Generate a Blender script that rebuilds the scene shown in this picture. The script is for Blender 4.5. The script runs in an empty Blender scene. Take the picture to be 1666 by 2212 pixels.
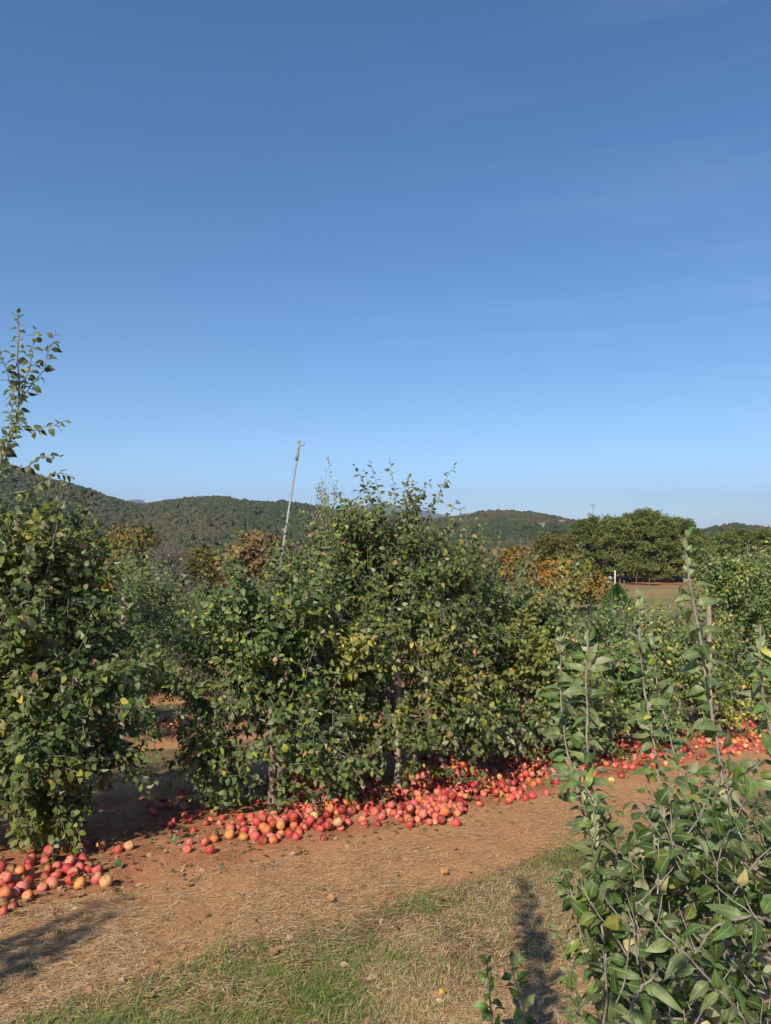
import bpy, math, random
import numpy as np

# ------------------------------------------------------------------ scene, camera, sky, sun
sc = bpy.context.scene
C = sc.collection
F = 1522.0                      # focal length in units of the 1666 x 2212 photograph
PITCH = math.radians(1.66)
CAMZ = 1.65
cam_d = bpy.data.cameras.new('camera')
cam = bpy.data.objects.new('camera', cam_d)
C.objects.link(cam)
cam.location = (0, 0, CAMZ)
cam.rotation_euler = (math.radians(90) + PITCH, 0, 0)
cam_d.sensor_fit = 'VERTICAL'
cam_d.sensor_height = 24.0
cam_d.lens = 24.0 * F / 2212.0
cam_d.clip_start = 0.05
cam_d.clip_end = 40000
sc.camera = cam

SUN_AZ, SUN_EL = 22.0, 37.0     # shadows fall this many degrees to the right of straight ahead
w = bpy.data.worlds.new('World')
sc.world = w
w.use_nodes = True
nt = w.node_tree
bg = nt.nodes['Background']
sky = nt.nodes.new('ShaderNodeTexSky')
sky.sky_type = 'NISHITA'
sky.sun_disc = False
sky.sun_elevation = math.radians(SUN_EL)
sky.sun_rotation = math.radians(180 + SUN_AZ)
sky.altitude = 300
sky.air_density = 1.0
sky.dust_density = 0.35
sky.ozone_density = 1.6
# thin cirrus streaks, laid out by direction in the sky
tc = nt.nodes.new('ShaderNodeTexCoord')
mp = nt.nodes.new('ShaderNodeMapping')
mp.inputs['Scale'].default_value = (1.6, 1.6, 14.0)
mp.inputs['Rotation'].default_value = (0.0, 0.05, 0.3)
nz = nt.nodes.new('ShaderNodeTexNoise')
nz.inputs['Scale'].default_value = 1.6
nz.inputs['Detail'].default_value = 6
nz.inputs['Roughness'].default_value = 0.55
rp = nt.nodes.new('ShaderNodeValToRGB')
rp.color_ramp.elements[0].position = 0.47
rp.color_ramp.elements[0].color = (0, 0, 0, 1)
rp.color_ramp.elements[1].position = 0.80
rp.color_ramp.elements[1].color = (0.55, 0.55, 0.55, 1)
mixc = nt.nodes.new('ShaderNodeMix')
mixc.data_type = 'RGBA'
mixc.inputs['B'].default_value = (4.2, 4.9, 5.8, 1)
nt.links.new(tc.outputs['Generated'], mp.inputs['Vector'])
nt.links.new(mp.outputs[0], nz.inputs['Vector'])
nt.links.new(nz.outputs['Fac'], rp.inputs[0])
sep = nt.nodes.new('ShaderNodeSeparateXYZ'); nt.links.new(tc.outputs['Generated'], sep.inputs[0])
mr1 = nt.nodes.new('ShaderNodeMapRange'); mr1.interpolation_type = 'SMOOTHSTEP'; nt.links.new(sep.outputs[0], mr1.inputs[0])
mr1.inputs[1].default_value = -.15; mr1.inputs[2].default_value = .45; mr1.inputs[3].default_value = .12
mr2 = nt.nodes.new('ShaderNodeMapRange'); mr2.interpolation_type = 'SMOOTHSTEP'; nt.links.new(sep.outputs[2], mr2.inputs[0])
mr2.inputs[1].default_value = .42; mr2.inputs[2].default_value = .05; mr2.inputs[3].default_value = .15
mm1 = nt.nodes.new('ShaderNodeMath'); mm1.operation = 'MULTIPLY'; nt.links.new(mr1.outputs[0], mm1.inputs[0]); nt.links.new(mr2.outputs[0], mm1.inputs[1])
mm2 = nt.nodes.new('ShaderNodeMath'); mm2.operation = 'MULTIPLY'; nt.links.new(rp.outputs[0], mm2.inputs[0]); nt.links.new(mm1.outputs[0], mm2.inputs[1])
nt.links.new(mm2.outputs[0], mixc.inputs['Factor'])
hsv = nt.nodes.new('ShaderNodeHueSaturation')
hsv.inputs['Saturation'].default_value = 1.18
nt.links.new(sky.outputs[0], hsv.inputs['Color'])
tintm = nt.nodes.new('ShaderNodeMix'); tintm.data_type = 'RGBA'; tintm.blend_type = 'MULTIPLY'
tintm.inputs['Factor'].default_value = 1.0; tintm.inputs['B'].default_value = (.85, .985, 1.12, 1)
nt.links.new(hsv.outputs[0], tintm.inputs['A'])
sep0 = nt.nodes.new('ShaderNodeSeparateXYZ'); nt.links.new(tc.outputs['Generated'], sep0.inputs[0])
hr = nt.nodes.new('ShaderNodeValToRGB'); he = hr.color_ramp.elements
he[0].position = 0.0; he[0].color = (.70, .74, 1.0, 1); he[1].position = .16; he[1].color = (.76, .76, .76, 1)
nt.links.new(sep0.outputs[2], hr.inputs[0])
hm = nt.nodes.new('ShaderNodeMix'); hm.data_type = 'RGBA'; hm.blend_type = 'MULTIPLY'; hm.inputs['Factor'].default_value = 1.0
nt.links.new(tintm.outputs['Result'], hm.inputs['A']); nt.links.new(hr.outputs[0], hm.inputs['B'])
nt.links.new(hm.outputs['Result'], mixc.inputs['A'])
nt.links.new(mixc.outputs['Result'], bg.inputs[0])
bg.inputs[1].default_value = 0.115

sd = bpy.data.lights.new('sun', 'SUN')
sd.energy = 5.0
sd.angle = math.radians(0.53)
sd.color = (1.0, 0.89, 0.73)
so = bpy.data.objects.new('sun', sd)
C.objects.link(so)
so.location = (-20, -40, 40)
so.rotation_euler = (math.radians(90 - SUN_EL), 0, math.radians(-SUN_AZ))

sc.view_settings.view_transform = 'Standard'
sc.view_settings.look = 'None'
sc.view_settings.exposure = 0.52
sc.view_settings.gamma = 1.0
sc.cycles.max_bounces = 6
sc.cycles.diffuse_bounces = 2
sc.cycles.glossy_bounces = 2
sc.cycles.transmission_bounces = 3
sc.cycles.volume_bounces = 0
sc.cycles.transparent_max_bounces = 4

# ------------------------------------------------------------------ helpers
SUNV = np.array([-math.sin(math.radians(SUN_AZ)) * math.cos(math.radians(SUN_EL)), -math.cos(math.radians(SUN_AZ)) * math.cos(math.radians(SUN_EL)), math.sin(math.radians(SUN_EL))])
def rng_(s): return np.random.default_rng(s)

def W(px, py, d):
    """point at forward distance d that the photo shows at (px, py) of 1666 x 2212"""
    x = (px - 833.0) / F
    y = -(py - 1106.0) / F
    fy = math.cos(PITCH) - y * math.sin(PITCH)
    fz = math.sin(PITCH) + y * math.cos(PITCH)
    return np.array([x * d / fy, d, CAMZ + fz * d / fy])

_T = rng_(5).random((256, 256))
def vnoise(x, y):
    x = np.asarray(x, float); y = np.asarray(y, float)
    xi = np.floor(x).astype(int); yi = np.floor(y).astype(int)
    fx = x - xi; fy = y - yi
    fx = fx * fx * (3 - 2 * fx); fy = fy * fy * (3 - 2 * fy)
    a = _T[xi & 255, yi & 255]; b = _T[(xi + 1) & 255, yi & 255]
    c = _T[xi & 255, (yi + 1) & 255]; d = _T[(xi + 1) & 255, (yi + 1) & 255]
    return (a * (1 - fx) + b * fx) * (1 - fy) + (c * (1 - fx) + d * fx) * fy
def fbm(x, y, o=4):
    s = 0; a = 1; t = 0
    for i in range(o):
        s = s + a * vnoise(x * 2 ** i + 17.3 * i, y * 2 ** i + 9.1 * i); t += a; a *= .5
    return s / t
def sstep(a, b, x):
    t = np.clip((x - a) / (b - a), 0, 1)
    return t * t * (3 - 2 * t)
def norm(v):
    return v / np.maximum(np.linalg.norm(v, axis=-1, keepdims=True), 1e-9)

# row lines: y = 7.25 + .75 x for the first row; s = metres in front of that row (towards the camera)
def s_of(x, y): return (7.25 + .75 * np.asarray(x) - np.asarray(y)) * .8

HS = np.array([(-900,1010),(-300,1000),(0,1012),(60,1028),(120,1045),(200,1063),(260,1080),(310,1089),(350,1081),(400,1074),(450,1070),(480,1069),
  (520,1076),(560,1080),(620,1083),(690,1093),(760,1108),(850,1116),(940,1119),(1000,1111),(1040,1104),(1100,1101),(1150,1104),(1200,1112),
  (1260,1125),(1330,1139),(1450,1152),(1520,1149),(1600,1142),(1640,1149),(1700,1153),(2400,1140)], float)
def gz(x, y):
    x = np.asarray(x, float); y = np.asarray(y, float)
    r = np.hypot(x, y)
    yy = np.maximum(y, .35 * np.abs(x) + .01)
    px = 833 + F * x / yy
    dl = np.interp(y, [-60, 0, 45, 130, 300, 480], [-7.5, 0, 5.6, 15, 17.5, 17.0])
    dr = np.interp(y, [-60, 0, 40, 60, 100, 150, 190, 300, 480], [-7.5, 0, 5.0, 6.4, 7.7, 8.5, 9.6, 15.5, 17.0])
    wr = sstep(1030, 1300, px) * sstep(20, 60, y)
    z = -(dl * (1 - wr) + dr * wr)
    H = np.interp(px, HS[:, 0], (1150 - HS[:, 1]) / F * 1100 + 1.65 + 17 - 12)
    rise = sstep(430, 1120, r) ** 1.15
    fall = 1 - sstep(1150, 1900, r)
    hn = (fbm(x / 130 + 40, y / 130 + 11, 4) - .5) * 34 * np.sin(np.clip((r - 430) / 690, 0, 1) * math.pi)
    z = z + (H * rise + hn) * fall
    # small relief near the camera
    near = 1 - sstep(15, 40, r)
    z = z + near * ((fbm(x * .8, y * .8, 3) - .5) * .05 + (fbm(x * 5, y * 5, 3) - .5) * .034)
    return z

def mesh_np(name, verts, faces, mat=None, col=None, uv=None, smooth=True):
    verts = np.ascontiguousarray(verts, dtype=np.float32).reshape(-1, 3)
    if not isinstance(faces, list): faces = [faces]
    faces = [np.asarray(f, dtype=np.int32) for f in faces if len(f)]
    me = bpy.data.meshes.new(name)
    me.vertices.add(len(verts)); me.vertices.foreach_set('co', verts.ravel())
    loops = np.concatenate([f.ravel() for f in faces])
    tot = np.concatenate([np.full(len(f), f.shape[1], np.int32) for f in faces])
    start = np.concatenate([[0], np.cumsum(tot)[:-1]]).astype(np.int32)
    me.loops.add(len(loops)); me.loops.foreach_set('vertex_index', loops)
    me.polygons.add(len(tot)); me.polygons.foreach_set('loop_start', start)
    try: me.polygons.foreach_set('loop_total', tot)
    except Exception: pass
    me.polygons.foreach_set('use_smooth', np.full(len(tot), smooth))
    if col is not None:
        c = np.ones((len(verts), 4), np.float32); c[:, :3] = np.asarray(col).reshape(-1, 3)
        a = me.attributes.new('tint', 'FLOAT_COLOR', 'POINT'); a.data.foreach_set('color', c.ravel())
    if uv is not None:
        u = np.asarray(uv, np.float32).reshape(-1, 2)
        l = me.uv_layers.new(name='UVMap'); l.data.foreach_set('uv', u[loops].ravel())
    me.update(calc_edges=True)
    if mat: me.materials.append(mat)
    return me

def obj(name, me, parent=None, loc=None):
    o = bpy.data.objects.new(name, me); C.objects.link(o)
    if parent: o.parent = parent
    if loc is not None: o.location = loc
    return o
def tag(o, label=None, cat=None, group=None, kind=None):
    if label: o['label'] = label
    if cat: o['category'] = cat
    if group: o['group'] = group
    if kind: o['kind'] = kind
    return o
def empty(name, loc, rz=0.0):
    o = bpy.data.objects.new(name, None); C.objects.link(o)
    o.empty_display_size = .2
    o.location = loc; o.rotation_euler = (0, 0, rz); return o

def tubes(paths, radii, sides=5):
    """paths (S,P,3), radii (S,P) -> verts, quads"""
    paths = np.asarray(paths, float); radii = np.asarray(radii, float)
    S, P, _ = paths.shape
    T = norm(np.gradient(paths, axis=1))
    ref = np.where(np.abs(T[..., 2:3]) > .9, np.array([1., 0, 0]), np.array([0, 0, 1.]))
    ref = np.repeat(ref[:, :1], P, axis=1)
    U = norm(np.cross(T, ref)); V = np.cross(T, U)
    a = np.arange(sides) / sides * 2 * math.pi
    v = paths[:, :, None] + radii[:, :, None, None] * (np.cos(a)[None, None, :, None] * U[:, :, None] + np.sin(a)[None, None, :, None] * V[:, :, None])
    idx = np.arange(S * P * sides).reshape(S, P, sides)
    a0 = idx[:, :-1]; a1 = idx[:, 1:]
    q = np.stack([a0, np.roll(a0, -1, 2), np.roll(a1, -1, 2), a1], -1).reshape(-1, 4)
    return v.reshape(-1, 3), q
def join(parts):
    vs, fs, n = [], [], 0
    for v, f in parts:
        v = np.asarray(v).reshape(-1, 3)
        vs.append(v); fs.append(np.asarray(f) + n); n += len(v)
    return np.concatenate(vs), fs

# ------------------------------------------------------------------ materials
def N(nt, t, **kw):
    n = nt.nodes.new(t)
    for k, v in kw.items():
        if k in n.inputs: n.inputs[k].default_value = v
        else: setattr(n, k, v)
    return n
def newmat(name):
    m = bpy.data.materials.new(name); m.use_nodes = True
    nt = m.node_tree; b = nt.nodes['Principled BSDF']
    return m, nt, b
def ramp(nt, fac, stops):
    r = nt.nodes.new('ShaderNodeValToRGB'); e = r.color_ramp.elements
    while len(e) < len(stops): e.new(.5)
    for i, (p, c) in enumerate(stops):
        e[i].position = p; e[i].color = (*c, 1) if len(c) == 3 else c
    nt.links.new(fac, r.inputs[0]); return r
def mixrgb(nt, fac, a, b, mode='MIX'):
    m = nt.nodes.new('ShaderNodeMix'); m.data_type = 'RGBA'; m.blend_type = mode
    for s, v in (('Factor', fac), ('A', a), ('B', b)):
        if hasattr(v, 'links'): nt.links.new(v, m.inputs[s])
        else: m.inputs[s].default_value = (*v, 1) if isinstance(v, tuple) else v
    return m.outputs['Result']
def math_(nt, op, a, b=None, clamp=False):
    m = nt.nodes.new('ShaderNodeMath'); m.operation = op; m.use_clamp = clamp
    for i, v in enumerate((a, b)):
        if v is None: continue
        if hasattr(v, 'links'): nt.links.new(v, m.inputs[i])
        else: m.inputs[i].default_value = v
    return m.outputs[0]

def leaf_material(name, under=(.33, .34, .22), trans=.16, veins=False, rough=.48, tscale=1.0):
    m, nt, b = newmat(name)
    at = N(nt, 'ShaderNodeAttribute', attribute_name='tint')
    oi = N(nt, 'ShaderNodeObjectInfo')
    geo = N(nt, 'ShaderNodeNewGeometry')
    hs = N(nt, 'ShaderNodeHueSaturation')
    v = math_(nt, 'MULTIPLY_ADD', oi.outputs['Random'], .3); v.node.inputs[2].default_value = .85
    nt.links.new(v, hs.inputs['Value'])
    h = math_(nt, 'MULTIPLY_ADD', oi.outputs['Random'], .03); h.node.inputs[2].default_value = .485
    nt.links.new(h, hs.inputs['Hue'])
    nt.links.new(at.outputs['Color'], hs.inputs['Color'])
    col = hs.outputs['Color']
    if veins:
        uv = N(nt, 'ShaderNodeUVMap')
        sp = N(nt, 'ShaderNodeSeparateXYZ'); nt.links.new(uv.outputs[0], sp.inputs[0])
        du = math_(nt, 'ABSOLUTE', math_(nt, 'SUBTRACT', sp.outputs[0], .5))
        mid = math_(nt, 'LESS_THAN', du, .035)
        # side veins climb outwards from the midrib
        ph = math_(nt, 'SUBTRACT', math_(nt, 'MULTIPLY', sp.outputs[1], 9.0), math_(nt, 'MULTIPLY', du, 5.0))
        fr = math_(nt, 'ABSOLUTE', math_(nt, 'SUBTRACT', math_(nt, 'FRACT', ph), .5))
        side = math_(nt, 'MULTIPLY', math_(nt, 'LESS_THAN', fr, .06), .22)
        vv = math_(nt, 'MAXIMUM', math_(nt, 'MULTIPLY', mid, .65), side)
        tcn = N(nt, 'ShaderNodeTexCoord')
        nn = N(nt, 'ShaderNodeTexNoise', Scale=38.0, Detail=3.0); nt.links.new(tcn.outputs['Object'], nn.inputs['Vector'])
        mot = ramp(nt, nn.outputs['Fac'], [(.3, (.55, .6, .55)), (.7, (1.3, 1.25, 1.1))])
        col = mixrgb(nt, 1.0, col, mot.outputs[0], 'MULTIPLY')
        col = mixrgb(nt, vv, col, (.24, .30, .12))
        bp = N(nt, 'ShaderNodeBump', Strength=.35, Distance=.002)
        nt.links.new(fr, bp.inputs['Height']); nt.links.new(bp.outputs[0], b.inputs['Normal'])
    und = mixrgb(nt, .75, col, under)
    col = mixrgb(nt, geo.outputs['Backfacing'], col, und)
    nt.links.new(col, b.inputs['Base Color'])
    rg = math_(nt, 'MULTIPLY_ADD', geo.outputs['Backfacing'], .35); rg.node.inputs[2].default_value = rough
    nt.links.new(rg, b.inputs['Roughness'])
    b.inputs['Specular IOR Level'].default_value = .30 if veins else .22
    tr = N(nt, 'ShaderNodeBsdfTranslucent')
    tcx = mixrgb(nt, 1.0, col, (1.5 * tscale, 1.9 * tscale, .45 * tscale), 'MULTIPLY')
    nt.links.new(tcx, tr.inputs['Color'])
    ms = N(nt, 'ShaderNodeMixShader'); ms.inputs[0].default_value = trans
    nt.links.new(b.outputs[0], ms.inputs[1]); nt.links.new(tr.outputs[0], ms.inputs[2])
    nt.links.new(ms.outputs[0], nt.nodes['Material Output'].inputs[0])
    return m
M_leaf = leaf_material('apple_leaf')
M_leaf_near = leaf_material('apple_leaf_near', veins=True, trans=.18, rough=.38)
M_grass = leaf_material('grass_blade', under=(.2, .2, .08), trans=.2, rough=.6)
M_straw = leaf_material('dry_straw', under=(.4, .27, .14), trans=.1, rough=.65, tscale=.6)

def tint_material(name, rough=.8, trans=0.0, spec=.2, random=.25):
    m, nt, b = newmat(name)
    at = N(nt, 'ShaderNodeAttribute', attribute_name='tint')
    oi = N(nt, 'ShaderNodeObjectInfo')
    hs = N(nt, 'ShaderNodeHueSaturation')
    v = math_(nt, 'MULTIPLY_ADD', oi.outputs['Random'], random); v.node.inputs[2].default_value = 1 - random / 2
    nt.links.new(v, hs.inputs['Value']); nt.links.new(at.outputs['Color'], hs.inputs['Color'])
    nt.links.new(hs.outputs[0], b.inputs['Base Color'])
    b.inputs['Roughness'].default_value = rough; b.inputs['Specular IOR Level'].default_value = spec
    if trans:
        tr = N(nt, 'ShaderNodeBsdfTranslucent'); nt.links.new(hs.outputs[0], tr.inputs['Color'])
        ms = N(nt, 'ShaderNodeMixShader'); ms.inputs[0].default_value = trans
        nt.links.new(b.outputs[0], ms.inputs[1]); nt.links.new(tr.outputs[0], ms.inputs[2])
        nt.links.new(ms.outputs[0], nt.nodes['Material Output'].inputs[0])
    return m
M_far_leaf = tint_material('far_foliage', .9, .25, .1)
M_canopy = tint_material('forest_canopy', .95, 0, .05, .0)

def bark_material(name, c1, c2, scale=30.0, stretch=(1, 1, .25)):
    m, nt, b = newmat(name)
    tcn = N(nt, 'ShaderNodeTexCoord'); mpn = N(nt, 'ShaderNodeMapping'); mpn.inputs['Scale'].default_value = stretch
    nn = N(nt, 'ShaderNodeTexNoise', Scale=scale, Detail=6.0, Roughness=.65)
    nt.links.new(tcn.outputs['Object'], mpn.inputs[0]); nt.links.new(mpn.outputs[0], nn.inputs['Vector'])
    r = ramp(nt, nn.outputs['Fac'], [(.32, c1), (.68, c2)])
    nt.links.new(r.outputs[0], b.inputs['Base Color'])
    b.inputs['Roughness'].default_value = .85
    bp = N(nt, 'ShaderNodeBump', Strength=.6, Distance=.01)
    nt.links.new(nn.outputs['Fac'], bp.inputs['Height']); nt.links.new(bp.outputs[0], b.inputs['Normal'])
    return m
M_bark = bark_material('apple_bark', (.10, .075, .055), (.34, .27, .20))
M_twig = bark_material('young_shoot_bark', (.11, .09, .08), (.28, .25, .23), 60)
M_pinebark = bark_material('pine_bark', (.06, .045, .04), (.18, .14, .12), 3)
M_farbark = bark_material('bare_twigs', (.10, .085, .075), (.20, .165, .15), .6)
M_post = bark_material('weathered_post', (.16, .125, .10), (.38, .30, .235), 45, (1, 1, .06))

def metal_material(name, c, rough=.45, metallic=.7):
    m, nt, b = newmat(name)
    tcn = N(nt, 'ShaderNodeTexCoord')
    nn = N(nt, 'ShaderNodeTexNoise', Scale=18.0, Detail=4.0)
    nt.links.new(tcn.outputs['Object'], nn.inputs['Vector'])
    r = ramp(nt, nn.outputs['Fac'], [(.3, tuple(v * .8 for v in c)), (.7, tuple(min(1, v * 1.15) for v in c))])
    nt.links.new(r.outputs[0], b.inputs['Base Color'])
    b.inputs['Roughness'].default_value = rough; b.inputs['Metallic'].default_value = metallic
    return m
M_galv = metal_material('galvanised_pipe', (.24, .25, .26), .65, .2)
M_white = metal_material('white_paint', (.50, .48, .44), .7, 0)
M_house = metal_material('pale_brick', (.45, .33, .28), .8, 0)
M_roof = metal_material('shingle_roof', (.16, .13, .12), .9, 0)
M_glass = metal_material('window_glass', (.05, .07, .09), .1, 0)

# ground: zone attribute (r soil, g grass, b field) broken up by noise
def ground_material():
    m, nt, b = newmat('orchard_ground')
    at = N(nt, 'ShaderNodeAttribute', attribute_name='tint')
    sp = N(nt, 'ShaderNodeSeparateColor'); nt.links.new(at.outputs['Color'], sp.inputs[0])
    geo = N(nt, 'ShaderNodeNewGeometry')
    n1 = N(nt, 'ShaderNodeTexNoise', Scale=2.2, Detail=8.0, Roughness=.62); nt.links.new(geo.outputs['Position'], n1.inputs['Vector'])
    n2 = N(nt, 'ShaderNodeTexNoise', Scale=38.0, Detail=6.0, Roughness=.7); nt.links.new(geo.outputs['Position'], n2.inputs['Vector'])
    n3 = N(nt, 'ShaderNodeTexNoise', Scale=.12, Detail=7.0, Roughness=.6); nt.links.new(geo.outputs['Position'], n3.inputs['Vector'])
    mpn = N(nt, 'ShaderNodeMapping'); mpn.inputs['Rotation'].default_value = (0, 0, -math.radians(28)); mpn.inputs['Scale'].default_value = (9, 60, 9)
    nt.links.new(geo.outputs['Position'], mpn.inputs[0])
    n4 = N(nt, 'ShaderNodeTexNoise', Scale=3.0, Detail=5.0, Distortion=1.2); nt.links.new(mpn.outputs[0], n4.inputs['Vector'])
    soil = ramp(nt, n1.outputs['Fac'], [(.3, (.30, .12, .06)), (.52, (.48, .215, .11)), (.72, (.60, .32, .18))]).outputs[0]
    soil = mixrgb(nt, .5, soil, ramp(nt, n2.outputs['Fac'], [(.3, (.45, .42, .4)), (.7, (1.2, 1.2, 1.2))]).outputs[0], 'MULTIPLY')
    straw = ramp(nt, n4.outputs['Fac'], [(.32, (.27, .125, .055)), (.5, (.50, .26, .125)), (.68, (.62, .37, .19))]).outputs[0]
    grass = ramp(nt, n2.outputs['Fac'], [(.3, (.10, .075, .035)), (.7, (.26, .19, .095))]).outputs[0]
    field = ramp(nt, n3.outputs['Fac'], [(.38, (.15, .15, .055)), (.6, (.27, .19, .09))]).outputs[0]
    def edge(v, width=.25):
        a = math_(nt, 'ADD', v, math_(nt, 'MULTIPLY', math_(nt, 'SUBTRACT', n1.outputs['Fac'], .5), 1.1))
        a = math_(nt, 'ADD', a, math_(nt, 'MULTIPLY', math_(nt, 'SUBTRACT', n2.outputs['Fac'], .5), .6))
        mr = N(nt, 'ShaderNodeMapRange'); mr.interpolation_type = 'SMOOTHSTEP'
        nt.links.new(a, mr.inputs[0]); mr.inputs[1].default_value = .5 - width; mr.inputs[2].default_value = .5 + width
        return mr.outputs[0]
    col = mixrgb(nt, edge(sp.outputs[0]), straw, soil)
    col = mixrgb(nt, edge(sp.outputs[1]), col, grass)
    col = mixrgb(nt, sp.outputs[2], col, field)
    # red needle litter under the pines
    redsoil = ramp(nt, n3.outputs['Fac'], [(.35, (.20, .085, .05)), (.65, (.30, .17, .09))]).outputs[0]
    al = N(nt, 'ShaderNodeAttribute', attribute_name='needles')
    a2 = math_(nt, 'ADD', al.outputs['Fac'], math_(nt, 'SUBTRACT', n3.outputs['Fac'], .5))
    col = mixrgb(nt, math_(nt, 'MULTIPLY', math_(nt, 'SUBTRACT', a2, .35), 4, True), col, redsoil)
    nt.links.new(col, b.inputs['Base Color'])
    b.inputs['Roughness'].default_value = .95; b.inputs['Specular IOR Level'].default_value = .1
    hh = math_(nt, 'ADD', n2.outputs['Fac'], math_(nt, 'MULTIPLY', n4.outputs['Fac'], .5))
    bp = N(nt, 'ShaderNodeBump', Strength=.9, Distance=.02)
    nt.links.new(hh, bp.inputs['Height']); nt.links.new(bp.outputs[0], b.inputs['Normal'])
    return m
M_ground = ground_material()

def apple_material():
    m, nt, b = newmat('apple_skin')
    at = N(nt, 'ShaderNodeAttribute', attribute_name='tint')
    tcn = N(nt, 'ShaderNodeTexCoord')
    oi = N(nt, 'ShaderNodeObjectInfo')
    ad = N(nt, 'ShaderNodeVectorMath'); ad.operation = 'ADD'
    sc_ = N(nt, 'ShaderNodeVectorMath'); sc_.operation = 'SCALE'; sc_.inputs[0].default_value = (13, 7, 5)
    nt.links.new(oi.outputs['Random'], sc_.inputs['Scale'])
    nt.links.new(tcn.outputs['Object'], ad.inputs[0]); nt.links.new(sc_.outputs[0], ad.inputs[1])
    n1 = N(nt, 'ShaderNodeTexNoise', Scale=14.0, Detail=3.0); nt.links.new(ad.outputs[0], n1.inputs['Vector'])
    n2 = N(nt, 'ShaderNodeTexNoise', Scale=150.0, Detail=2.0); nt.links.new(ad.outputs[0], n2.inputs['Vector'])
    n3 = N(nt, 'ShaderNodeTexNoise', Scale=24.0, Detail=5.0); nt.links.new(ad.outputs[0], n3.inputs['Vector'])
    f = ramp(nt, n1.outputs['Fac'], [(.55, (0, 0, 0)), (.76, (.8, .8, .8))]).outputs[0]
    col = mixrgb(nt, f, at.outputs['Color'], (.55, .31, .10))
    sp = ramp(nt, n2.outputs['Fac'], [(.60, (0, 0, 0)), (.72, (.22, .22, .22))]).outputs[0]
    col = mixrgb(nt, sp, col, (.70, .42, .30))
    rot = ramp(nt, n3.outputs['Fac'], [(.62, (0, 0, 0)), (.67, (1, 1, 1))]).outputs[0]
    col = mixrgb(nt, rot, col, (.16, .07, .03))
    nt.links.new(col, b.inputs['Base Color'])
    b.inputs['Roughness'].default_value = .5; b.inputs['Specular IOR Level'].default_value = .3
    return m
M_apple = apple_material()
m, nt_, b_ = newmat('rotten_flesh')
tcn = N(nt_, 'ShaderNodeTexCoord'); nn = N(nt_, 'ShaderNodeTexNoise', Scale=60.0, Detail=4.0); nt_.links.new(tcn.outputs['Object'], nn.inputs['Vector'])
rr = ramp(nt_, nn.outputs['Fac'], [(.35, (.10, .035, .012)), (.6, (.42, .21, .06))]); nt_.links.new(rr.outputs[0], b_.inputs['Base Color']); b_.inputs['Roughness'].default_value = .6
M_flesh = m

# ------------------------------------------------------------------ ground sheet
def build_ground():
    rad = [0.0] + list(.4 * np.exp(np.arange(0, 640) * math.log(12000 / .4) / 639))
    front = np.radians(np.arange(-52, 52.01, .26)); back = np.radians(np.linspace(52, 308, 90)[1:-1])
    th = np.concatenate([front, back]); nT = len(th)
    R = np.array(rad[1:])
    X = R[:, None] * np.sin(th)[None]; Y = R[:, None] * np.cos(th)[None]
    Z = gz(X, Y)
    far = R[:, None] > 2500
    Z = np.where(far, -14.0, Z)
    v = np.concatenate([[[0, 0, float(gz(0., 0.))]], np.stack([X, Y, Z], -1).reshape(-1, 3)])
    idx = 1 + np.arange(len(R) * nT).reshape(len(R), nT)
    a = idx[:-1]; b = idx[1:]
    q = np.stack([a, np.roll(a, -1, 1), np.roll(b, -1, 1), b], -1)[:, :, ::-1].reshape(-1, 4)
    t = np.stack([np.zeros(nT, int), np.roll(idx[0], -1), idx[0]], -1)[:, ::-1]
    t = t[:, ::-1]
    x, y = v[:, 0], v[:, 1]; r = np.hypot(x, y)
    s = s_of(x, y)
    ss = np.mod(s + 2.435, 4.87) - 2.435          # signed distance to the nearest row
    rowdist = np.abs(ss)
    soil = 1 - sstep(.9, 1.6, rowdist)
    soil = np.where((s > 3.3), .35, soil)
    grass = zone_grass(x, y)
    orch = 1 - sstep(44, 58, y + 0 * x)
    field = 1 - orch
    col = np.stack([soil * orch, grass * orch, field], -1)
    me = mesh_np('ground', v, [q, t], M_ground, col)
    px = 833 + F * x / np.maximum(y, 1)
    nd = sstep(1150, 1330, px) * sstep(120, 136, y + (px - 1400) * -.04) * (1 - sstep(230, 300, y))
    at = me.attributes.new('needles', 'FLOAT', 'POINT'); at.data.foreach_set('value', nd.astype(np.float32))
    o = obj('ground', me); tag(o, kind='structure')
def zone_grass(x, y):
    s = s_of(x, y)
    ss = np.mod(s + 2.435, 4.87) - 2.435
    g = sstep(2.25, 2.65, s) * (1 - sstep(3.3, 3.75, s)) * (s < 4.2)
    # a longer tongue of grass on the left
    g = np.maximum(g, sstep(2.3, 2.6, s) * (1 - sstep(3.6, 4.3, s)) * sstep(.35, -.1, np.asarray(x) * 1.0) * (s < 4.6))
    g2 = 1 - sstep(.55, .95, np.abs(np.mod(s, 4.87) - 2.435))
    return np.where(s > 1.2, g, g2 * .8)
build_ground()

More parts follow.
